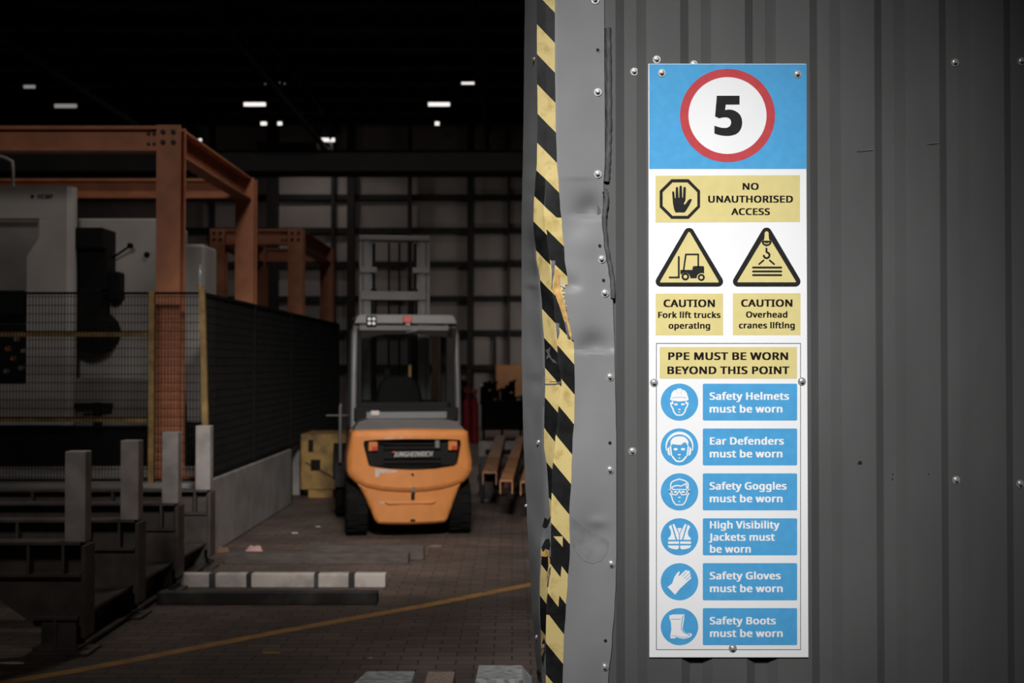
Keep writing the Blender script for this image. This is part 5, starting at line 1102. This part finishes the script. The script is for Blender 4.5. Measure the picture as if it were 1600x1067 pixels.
FK = thing('forklift_truck', 'orange counterbalance forklift with a dark glazed cab seen from behind', 'forklift', (xat(642, 12.22), 12.22, 0), radians(9), local=True)
PPM = 2000 / 12.22
def fz(py): return (EYE - (py - 568) / PPM)
def fx(px): return (px - 642) / PPM
def ring_shell(name, outline, levels, m, hole_=None, curve=.10, back=True, smooth=35, parent=None):
    """outline: list of (x, z); levels: (y, inset) from the rear forwards"""
    n = len(outline); cx_ = sum(p[0] for p in outline) / n; cz_ = sum(p[1] for p in outline) / n
    nr = []
    for i in range(n):
        a = outline[i - 1]; b = outline[i]; c = outline[(i + 1) % n]
        d1 = Vector((b[0] - a[0], b[1] - a[1])).normalized(); d2 = Vector((c[0] - b[0], c[1] - b[1])).normalized()
        t = Vector((d1.y + d2.y, -d1.x - d2.x)); t.normalize(); nr.append(t)
    ar = sum(outline[i][0] * outline[(i + 1) % n][1] - outline[(i + 1) % n][0] * outline[i][1] for i in range(n))
    sg = 1 if ar > 0 else -1
    cv = lambda x, y, k: y
    def bend(bm):              # cut into narrow upright strips, then bow the tail
        for k in range(-12, 13):
            bmesh.ops.bisect_plane(bm, geom=bm.verts[:] + bm.edges[:] + bm.faces[:], plane_co=(k * .05, 0, 0), plane_no=(1, 0, 0), dist=1e-5)
        for v in bm.verts: v.co.y += curve * (v.co.x / .6) ** 2
    mb = MB(); vs = []
    for li, (y, ins) in enumerate(levels):
        for p, q in zip(outline, nr):
            x, z = p[0] - q.x * ins * sg, p[1] - q.y * ins * sg
            vs.append((x, cv(x, y, 1), z))
    fs = [(l * n + i, l * n + (i + 1) % n, (l + 1) * n + (i + 1) % n, (l + 1) * n + i) for l in range(len(levels) - 1) for i in range(n)]
    if back: fs.append(tuple((len(levels) - 1) * n + i for i in range(n)))
    mb.add(vs, fs)
    y0, ins0 = levels[0]
    front = [(p[0] - q.x * ins0 * sg, p[1] - q.y * ins0 * sg) for p, q in zip(outline, nr)]
    loops = [front] + ([hole_] if hole_ else [])
    mb.flat(loops, lambda a, b: (a, cv(a, y0, 1), b))
    if hole_:
        h = len(hole_); v = [(a, cv(a, y0, 1), b) for a, b in hole_] + [(a, cv(a, y0, 1) + .07, b) for a, b in hole_]
        mb.add(v, [(i, (i + 1) % h, h + (i + 1) % h, h + i) for i in range(h)])
    o = mb.build(name, m, FK, smooth=smooth, post=bend)
    w = o.modifiers.new('weighted', 'WEIGHTED_NORMAL'); w.keep_sharp = True
    return o
def dense(pts, n=6):
    out = []
    for i in range(len(pts)):
        a = pts[i]; b = pts[(i + 1) % len(pts)]
        L_ = math.hypot(b[0] - a[0], b[1] - a[1]); k = max(1, int(L_ / .05))
        out += [(a[0] + (b[0] - a[0]) * j / k, a[1] + (b[1] - a[1]) * j / k) for j in range(k)]
    return out
def FXZ(pts): return [(fx(a), fz(b)) for a, b in pts]
up = FXZ([(550, 676), (556, 672), (642, 670), (728, 672), (735, 676), (738, 700), (742, 722), (742, 736), (738, 746), (728, 756), (712, 762), (690, 767), (665, 769.5), (642, 770), (619, 769.5), (594, 767), (572, 762), (556, 754), (546, 744), (543, 736), (543, 715), (547, 690)])
holeo = FXZ([(570, 688), (590, 686), (642, 685), (696, 686), (721, 688), (722, 694), (719, 712), (716, 726), (712, 729), (680, 733), (645, 734), (608, 732), (580, 728), (577, 726), (573, 710), (569, 694)])
cw = ring_shell('counterweight', dense(up)[::-1], [(.0, .055), (.012, .026), (.035, .008), (.07, 0), (.55, 0)], M_fo, dense(holeo), .09)
low = FXZ([(556, 750), (572, 757), (600, 763), (642, 766), (684, 763), (712, 757), (728, 748), (716, 776), (707, 800), (702, 813), (697, 818), (680, 819.5), (642, 820), (606, 819.5), (592, 818), (586, 812), (580, 796), (569, 772)])
ring_shell('counterweight_skirt', dense(low)[::-1], [(.035, .03), (.05, .010), (.075, 0), (.5, 0)], M_fo, None, .09)
def on_tail(poly, name, m, dy=-.003, y0=0.0, parent=None, label=None):
    o = MB().flat([dense(FXZ(poly))], lambda a, b: (a, y0 + .09 * (a / .6) ** 2 + dy, b)).build(name, m, parent or FK, label=label)
    return o
grille = on_tail([(571, 687), (720, 687), (714, 727), (645, 733), (579, 727)], 'grille_recess', M_fb, .055)
for k, yy in enumerate((692, 699, 714, 721)):
    MB().box(fx(600), fx(690), .05, .06, fz(yy + 1.5), fz(yy)).build('grille_slat', M_fb, grille)
for a, b, w in ((577, 591, 1), (702, 716, 1)):
    t = MB().box(fx(a), fx(b), .055, .085, fz(704), fz(690)).build('tail_light', M_lor, FK, bevel=.006, label='orange and red tail light')
    MB().box(fx(a + 5), fx(b), .049, .056, fz(703), fz(697)).build('red_lens', M_lred, t)
MB().box(fx(681), fx(687.5), .045, .06, fz(700), fz(688)).build('rating_plate', M_fg2, FK)
mb = MB(); put_text(mb, 'JUNGHEINRICH', fx(615.5), fx(676), fz(713.3), -.048, lambda a, b: (a, .090 * (a / .6) ** 2 + .046, b), 0, -.25); mb.build('lettering', mat('silver_lettering', (.42, .41, .40), .4), FK)
on_tail([(614, 704.5), (618.5, 704.5), (617.5, 707), (613.5, 707)], 'red_mark', M_lred, .044)
on_tail([(587, 731), (610, 732.5), (622, 733.5), (618, 737), (594, 738), (592, 744), (587, 744)], 'scuff', M_fod, -.001)
on_tail([(600, 684), (612, 681.5), (630, 682), (628, 684), (604, 685)], 'scuff', M_fod, -.001)
on_tail([(592, 782.5), (604, 784), (616, 785), (614, 786.5), (600, 786), (593, 784)], 'scuff', M_fod, .032)
# tow pin recess, bolts and slot
on_tail([(636, 735), (657, 735), (652, 741), (641, 741)], 'tow_recess', M_fo, -.004)
MB().lathe([(.0001, -.012), (.012, -.012), (.014, .01)], (fx(645), .0, fz(740.5)), 'y', 12).build('tow_pin', M_fb, FK)
MB().box(fx(643), fx(648.5), .02, .04, fz(780), fz(770)).build('tow_slot', M_fb, FK)
MB().box(fx(644.5), fx(649), -.004, .01, fz(767.5), fz(760)).build('sticker', M_fg2, FK)
mb = MB()
mb.prism([(fx(602), fz(783.5)), (fx(682), fz(783.5)), (fx(676), fz(787)), (fx(608), fz(787))], 'y', .022, .06); mb.build('tow_ledge', M_fo, FK, bevel=.004)
for px in (598, 692):
    MB().lathe([(.02, -.004), (.032, -.002), (.034, .012)], (fx(px), .045 + .09 * (fx(px) / .6) ** 2, fz(772)), 'y', 20).build('bolt_cover', M_fo, FK, smooth=40)
mb = MB(); mb.box(fx(642), fx(649.5), .025, .04, fz(814), fz(811)); mb.build('drain_slot', M_fb, FK)
# chassis, wheels
MB().box(-.50, .50, .45, 2.05, .22, .66).build('chassis', M_fb, FK)
for s in (-1, 1):
    sp = MB(); sp.prism([(.9, .30), (2.0, .34), (2.0, .70), (1.75, .90), (1.2, .95), (.55, 1.0), (.55, .55)], 'x', s * .50 - .04, s * .50 + .04); sp.build('side_panel', M_fo, FK, bevel=.015)
def wheel(x, y, r, w):
    prof = [(r * .55, -w / 2), (r * .9, -w / 2), (r * .985, -w / 2 * .8), (r, -w / 2 * .4), (r, w / 2 * .4), (r * .985, w / 2 * .8), (r * .9, w / 2), (r * .55, w / 2)]
    t = MB().lathe(prof, (x, y, r), 'x', 36).build('tyre', M_tyre, FK, smooth=35)
    mb = MB()
    for k in range(18):
        a = 2 * pi * k / 18
        for s in (-1, 1):
            c = Vector((x + s * w * .24, y + cos(a + s * .08) * r, r + sin(a + s * .08) * r))
            mb.obox(c, Vector((w * .22, 0, 0)), Vector((0, -sin(a) * .03, cos(a) * .03)), Vector((0, cos(a) * .006, sin(a) * .006)))
    mb.build('tread', M_tyre, t)
    MB().lathe([(.0001, -w / 2 + .03), (r * .4, -w / 2 + .03), (r * .55, -w / 2 + .01), (r * .56, w / 2 - .01), (r * .4, w / 2 - .03), (.0001, w / 2 - .03)], (x, y, r), 'x', 24).build('wheel_hub', M_fg, t, smooth=35)
for s in (-1, 1):
    wheel(s * .50, .42, .275, .21)
    wheel(s * .55, 1.98, .36, .24)
    mb = MB(); mb.prism([(1.98 + .44 * cos(t), .36 + .44 * sin(t)) for t in [pi * k / 10 for k in range(11)]] + [(1.98 + .40 * cos(t), .36 + .40 * sin(t)) for t in [pi - pi * k / 10 for k in range(11)]], 'x', s * .55 - .14, s * .55 + .14); mb.build('front_fender', M_fb, FK)
# hood
ho = FXZ([(556, 668), (554, 672), (554, 674), (730, 674), (726, 668), (718, 660), (700, 657), (575, 656), (562, 660)])
MB().prism(ho, 'y', .16, 1.0).build('engine_hood', M_fg, FK, bevel=.025, seg=3)
MB().box(-.40, .40, .50, .54, fz(657), fz(646)).build('window_ledge', M_fg2, FK, bevel=.006)
MB().box(-.52, .52, .54, .60, fz(660), fz(639)).build('rear_crossmember', M_fb, FK, bevel=.01)
mb = MB(); mb.box(-.36, -.27, .48, .53, fz(652), fz(644)); mb.build('wiper_motor', M_pale, FK, bevel=.01)
# cab
ZR = 2.165
def cabx(px): return (px - 635) / (2000 / 12.85)
def cabz(py): return EYE - (py - 568) / (2000 / 12.85)
for s in (-1, 1):
    mb = MB(); mb.tube([(s * .525, .60, cabz(668)), (s * .52, .62, 1.5), (s * .51, .66, 1.95), (s * .49, .72, 2.06), (s * .47, .82, 2.09)], .032, 10); mb.build('rear_pillar', M_fg2 if s < 0 else M_fg, FK, smooth=50)
    mb = MB(); mb.tube([(s * .52, 2.02, .62), (s * .52, 1.95, 1.3), (s * .49, 1.70, 2.02), (s * .46, 1.6, 2.09)], .035, 10); mb.build('front_pillar', M_fg, FK, smooth=50)
    MB().box(s * .455 - .05, s * .455 + .05, .62, .66, cabz(640), 2.03).build('window_frame', M_fb, FK, bevel=.008) if s > 0 else MB().box(-.485, -.44, .62, .66, cabz(640), 2.03).build('window_frame', M_fb, FK, bevel=.008)
MB().box(-.46, .46, .62, .66, cabz(646), cabz(628)).build('window_frame', M_fb, FK, bevel=.008)
mb = MB(); mb.prism([(-.47, 1.92), (-.2, 1.965), (.1, 1.97), (.47, 1.93), (.47, 2.03), (-.47, 2.03)], 'y', .62, .66); mb.build('window_frame', M_fb, FK)
MB().box(-.45, .41, .638, .646, cabz(630), 1.97).build('rear_window', M_glass, FK)
MB().box(-.45, .45, 1.78, 1.80, 1.15, 1.97).build('windscreen', M_glass, FK)
mb = MB(); mb.prism([(-.52, 2.07), (-.49, ZR - .02), (-.46, ZR), (.46, ZR), (.49, ZR - .02), (.52, 2.07)], 'y', .62, .74); mb.build('roof_rear_bar', M_fg2, FK, bevel=.012)
MB().box(-.47, .43, .60, .64, 2.00, 2.055).build('roof_lip', M_fg, FK, bevel=.008)
mb = MB(); mb.box(-.5, .5, .74, 1.62, ZR - .045, ZR - .015); mb.build('roof_panel', M_fg, FK, bevel=.01)
mb = MB(); mb.box(-.5, .5, 1.60, 1.70, ZR - .07, ZR); mb.build('roof_front_bar', M_fg, FK, bevel=.012)
mb = MB(); mb.tube([(-.0, .61, 1.985), (.09, .60, 2.0), (.16, .60, 2.03)], .006, 8); mb.build('wiper', M_fg2, FK)
c = (cabx(581), .57, cabz(502))
t = MB().box(c[0] - .05, c[0] + .05, .575, .64, c[2] - .055, c[2] + .055).build('work_light', M_fb, FK, bevel=.012)
for dx in (-1, 1):
    for dz in (-1, 1):
        MB().lathe([(.0001, -.008), (.014, -.008), (.018, -.002), (.018, .005)], (c[0] + dx * .022, .572, c[2] + dz * .022), 'y', 14).build('led_lens', M_led, t, smooth=40)
t = MB().box(cabx(630), cabx(644), .575, .63, cabz(504), cabz(494)).build('rear_beacon', M_lred, FK, bevel=.008, label='small red rear beacon lamp')
MB().box(cabx(634), cabx(641), .58, .62, cabz(509), cabz(504)).build('beacon_bracket', M_fg2, t)
# seat, dashboard, wheel, levers inside
mb = MB(); mb.prism([(.24 * math.copysign(abs(cos(t)) ** .6, cos(t)) - .05, 1.18 + .37 * abs(sin(t)) ** .8 if sin(t) > 0 else 1.18 + .08 * sin(t)) for t in [2 * pi * k / 28 for k in range(28)]], 'y', .86, .99); mb.build('seat_back', M_fb, FK, bevel=.03)
MB().box(-.28, .22, .95, 1.42, 1.06, 1.18).build('seat_cushion', M_fb, FK, bevel=.03)
MB().box(-.42, .42, 1.62, 1.78, .7, 1.28).build('dashboard', M_fb, FK, bevel=.03)
mb = MB(); mb.tube([(-.03, 1.64, 1.25), (-.03, 1.5, 1.36)], .025); P_ = [(-.03 + .18 * cos(t), 1.49 + .06 * sin(t), 1.38 + .16 * sin(t)) for t in [2 * pi * k / 20 for k in range(21)]]; mb.tube(P_, .014); mb.build('steering_wheel', M_fb, FK)
MB().box(-.16, -.10, 1.60, 1.66, 1.26, 1.62).build('display_arm', M_fb, FK)
MB().box(.10, .13, 1.60, 1.62, 1.30, 1.66).build('yellow_lever', mat('lever_yellow', (.42, .23, .05), .6), FK)
MB().box(-.5, .5, .6, 2.0, .62, .70).build('cab_floor', M_fb, FK)
# mast
MYf = 2.38; KM = 2000 / 14.75
def mx_(px): return (px - 617) / KM
def mz(py): return EYE - (py - 568) / KM
for s in (-1, 1):
    mb = MB(); x = s * .375
    mb.box(x - .025, x + .025, MYf, MYf + .12, .08, mz(372)); mb.box(x - (.09 if s > 0 else .0), x + (.0 if s > 0 else .09), MYf + .0, MYf + .022, .08, mz(372)); mb.build('outer_channel', M_mast, FK)
    xi = s * .285; mb = MB(); mb.box(xi - .03, xi + .03, MYf + .03, MYf + .12, .12, mz(374)); mb.build('inner_channel', M_mast, FK)
    mb = MB(); mb.tube([(s * .235, MYf + .04, .3), (s * .235, MYf + .04, mz(452))], .035, 12); mb.tube([(s * .235, MYf + .04, mz(452)), (s * .235, MYf + .04, mz(382))], .018, 10); mb.build('lift_cylinder', M_fb, FK, smooth=40)
    MB().box(s * .30 - .10, s * .30 + .10, MYf - .03, MYf + .02, mz(428), mz(419)).build('mast_bracket', M_mast, FK, bevel=.006)
MB().box(-.41, .41, MYf - .02, MYf + .13, mz(378), mz(369.5)).build('mast_crosshead', M_mast, FK, bevel=.012)
MB().box(-.39, .36, MYf - .03, MYf + .02, mz(470), mz(456)).build('mast_cross_plate', M_mast, FK, bevel=.008)
mb = MB()
for x in (-.06, .06): mb.tube([(x, MYf + .08, .5), (x, MYf + .08, mz(380))], .012, 8)
mb.build('mast_hose', M_fb, FK)
MB().box(-.42, .42, MYf + .14, MYf + .20, .12, .62).build('fork_carriage', M_fb, FK)
for s in (-1, 1):
    mb = MB(); mb.prism([(MYf + .20, .10), (MYf + 1.3, .04), (MYf + 1.3, .055), (MYf + .25, .14), (MYf + .25, .62), (MYf + .20, .62)], 'x', s * .26 - .05, s * .26 + .05); mb.build('fork', M_fb, FK)
# grab rail by the left front wheel
HX = -.60
mb = MB(); mb.tube([(HX - .03, 1.55, .62), (HX - .03, 1.55, 1.21), (HX - .02, 1.56, 1.24)], .018, 10); mb.tube([(HX - .18, 1.55, 1.12), (HX + .1, 1.55, 1.12)], .010, 8); mb.tube([(HX + .09, 1.60, .62), (HX + .09, 1.60, 1.13)], .014, 8); mb.build('grab_rail', M_fg, FK, smooth=50)

# ================================================================== LAMPS UNDER THE ROOF
M_lamp = mat('lamp_glow', (1.0, .95, .90), .4, 0, 0, 3, emit=1.1)
M_lampd = mat('lamp_glow_dim', (1.0, .93, .88), .4, 0, 0, 3, emit=.22)
LZ = 7.35
def lamp(px0, px1, py, label, watts, dim=False, hz=6.0):
    c = onfloor((px0 + px1) / 2, py, LZ); w = (px1 - px0) / 2000 * c.y; h = hz / 2000 * c.y
    t = thing('ceiling_lamp', label, 'lamp', (c.x, c.y, LZ + h / 2), 0, 'lamps under the shed roof')
    mb = MB(); mb.tube([(c.x - w / 2 + h * .3, c.y, LZ), (c.x + w / 2 - h * .3, c.y, LZ)], h / 2, 12); mb.build('lamp_tube', M_lampd if dim else M_lamp, t, smooth=40)
    MB().box(c.x - w / 2 - .03, c.x + w / 2 + .03, c.y - .06, c.y + .06, LZ + h / 2 + .002, LZ + h / 2 + .05).build('housing', M_dark, t)
    mb = MB(); mb.tube([(c.x, c.y, LZ + h / 2 + .04), (c.x, c.y, RZ + .24)], .008, 6); mb.build('hanger', M_dark, t)
    if watts:
        l = area_light('lamp_light', (c.x, c.y, LZ - h / 2 - .02), (c.x, c.y, 0), w, .12, watts, (1.0, .92, .86))
        l.parent = t; l.location = Vector((c.x, c.y, LZ - h / 2 - .02)) - org_of(t)
lamp(84, 121, 165.5, 'dim strip lamp above the near orange frame', 0, True)
lamp(379.5, 416.5, 163, 'bright strip lamp in the middle of the shed roof', 40)
lamp(667.5, 704.5, 163, 'bright strip lamp near the doorway edge, above a round lamp', 60)
lamp(495, 524.5, 218.5, 'bright strip lamp hanging lowest, just above the crane girder', 30)
lamp(406, 418, 193, 'short lamp, left one of the pair below the middle strip lamp', 0, hz=5.5)
lamp(432.5, 442, 193, 'short lamp, right one of the pair below the middle strip lamp', 0, hz=5.5)
lamp(678, 688, 193, 'round lamp below the strip lamp near the doorway edge', 0, hz=6)
lamp(436, 446, 130, 'small faint lamp high above the middle strip lamp', 0, True, 3.5)
lamp(413, 417.5, 130.5, 'tiny faint dot lamp beside another high faint lamp', 0, True, 3)
lamp(720, 742, 130, 'small dotted lamp hanging highest near the doorway edge', 0, hz=3.5)
lamp(36, 56, 135.5, 'barely lit lamp at the far left of the roof', 0, True, 5)
lamp(309.5, 316, 218.5, 'tiny bright lamp just above the near orange side beam', 0, hz=4)
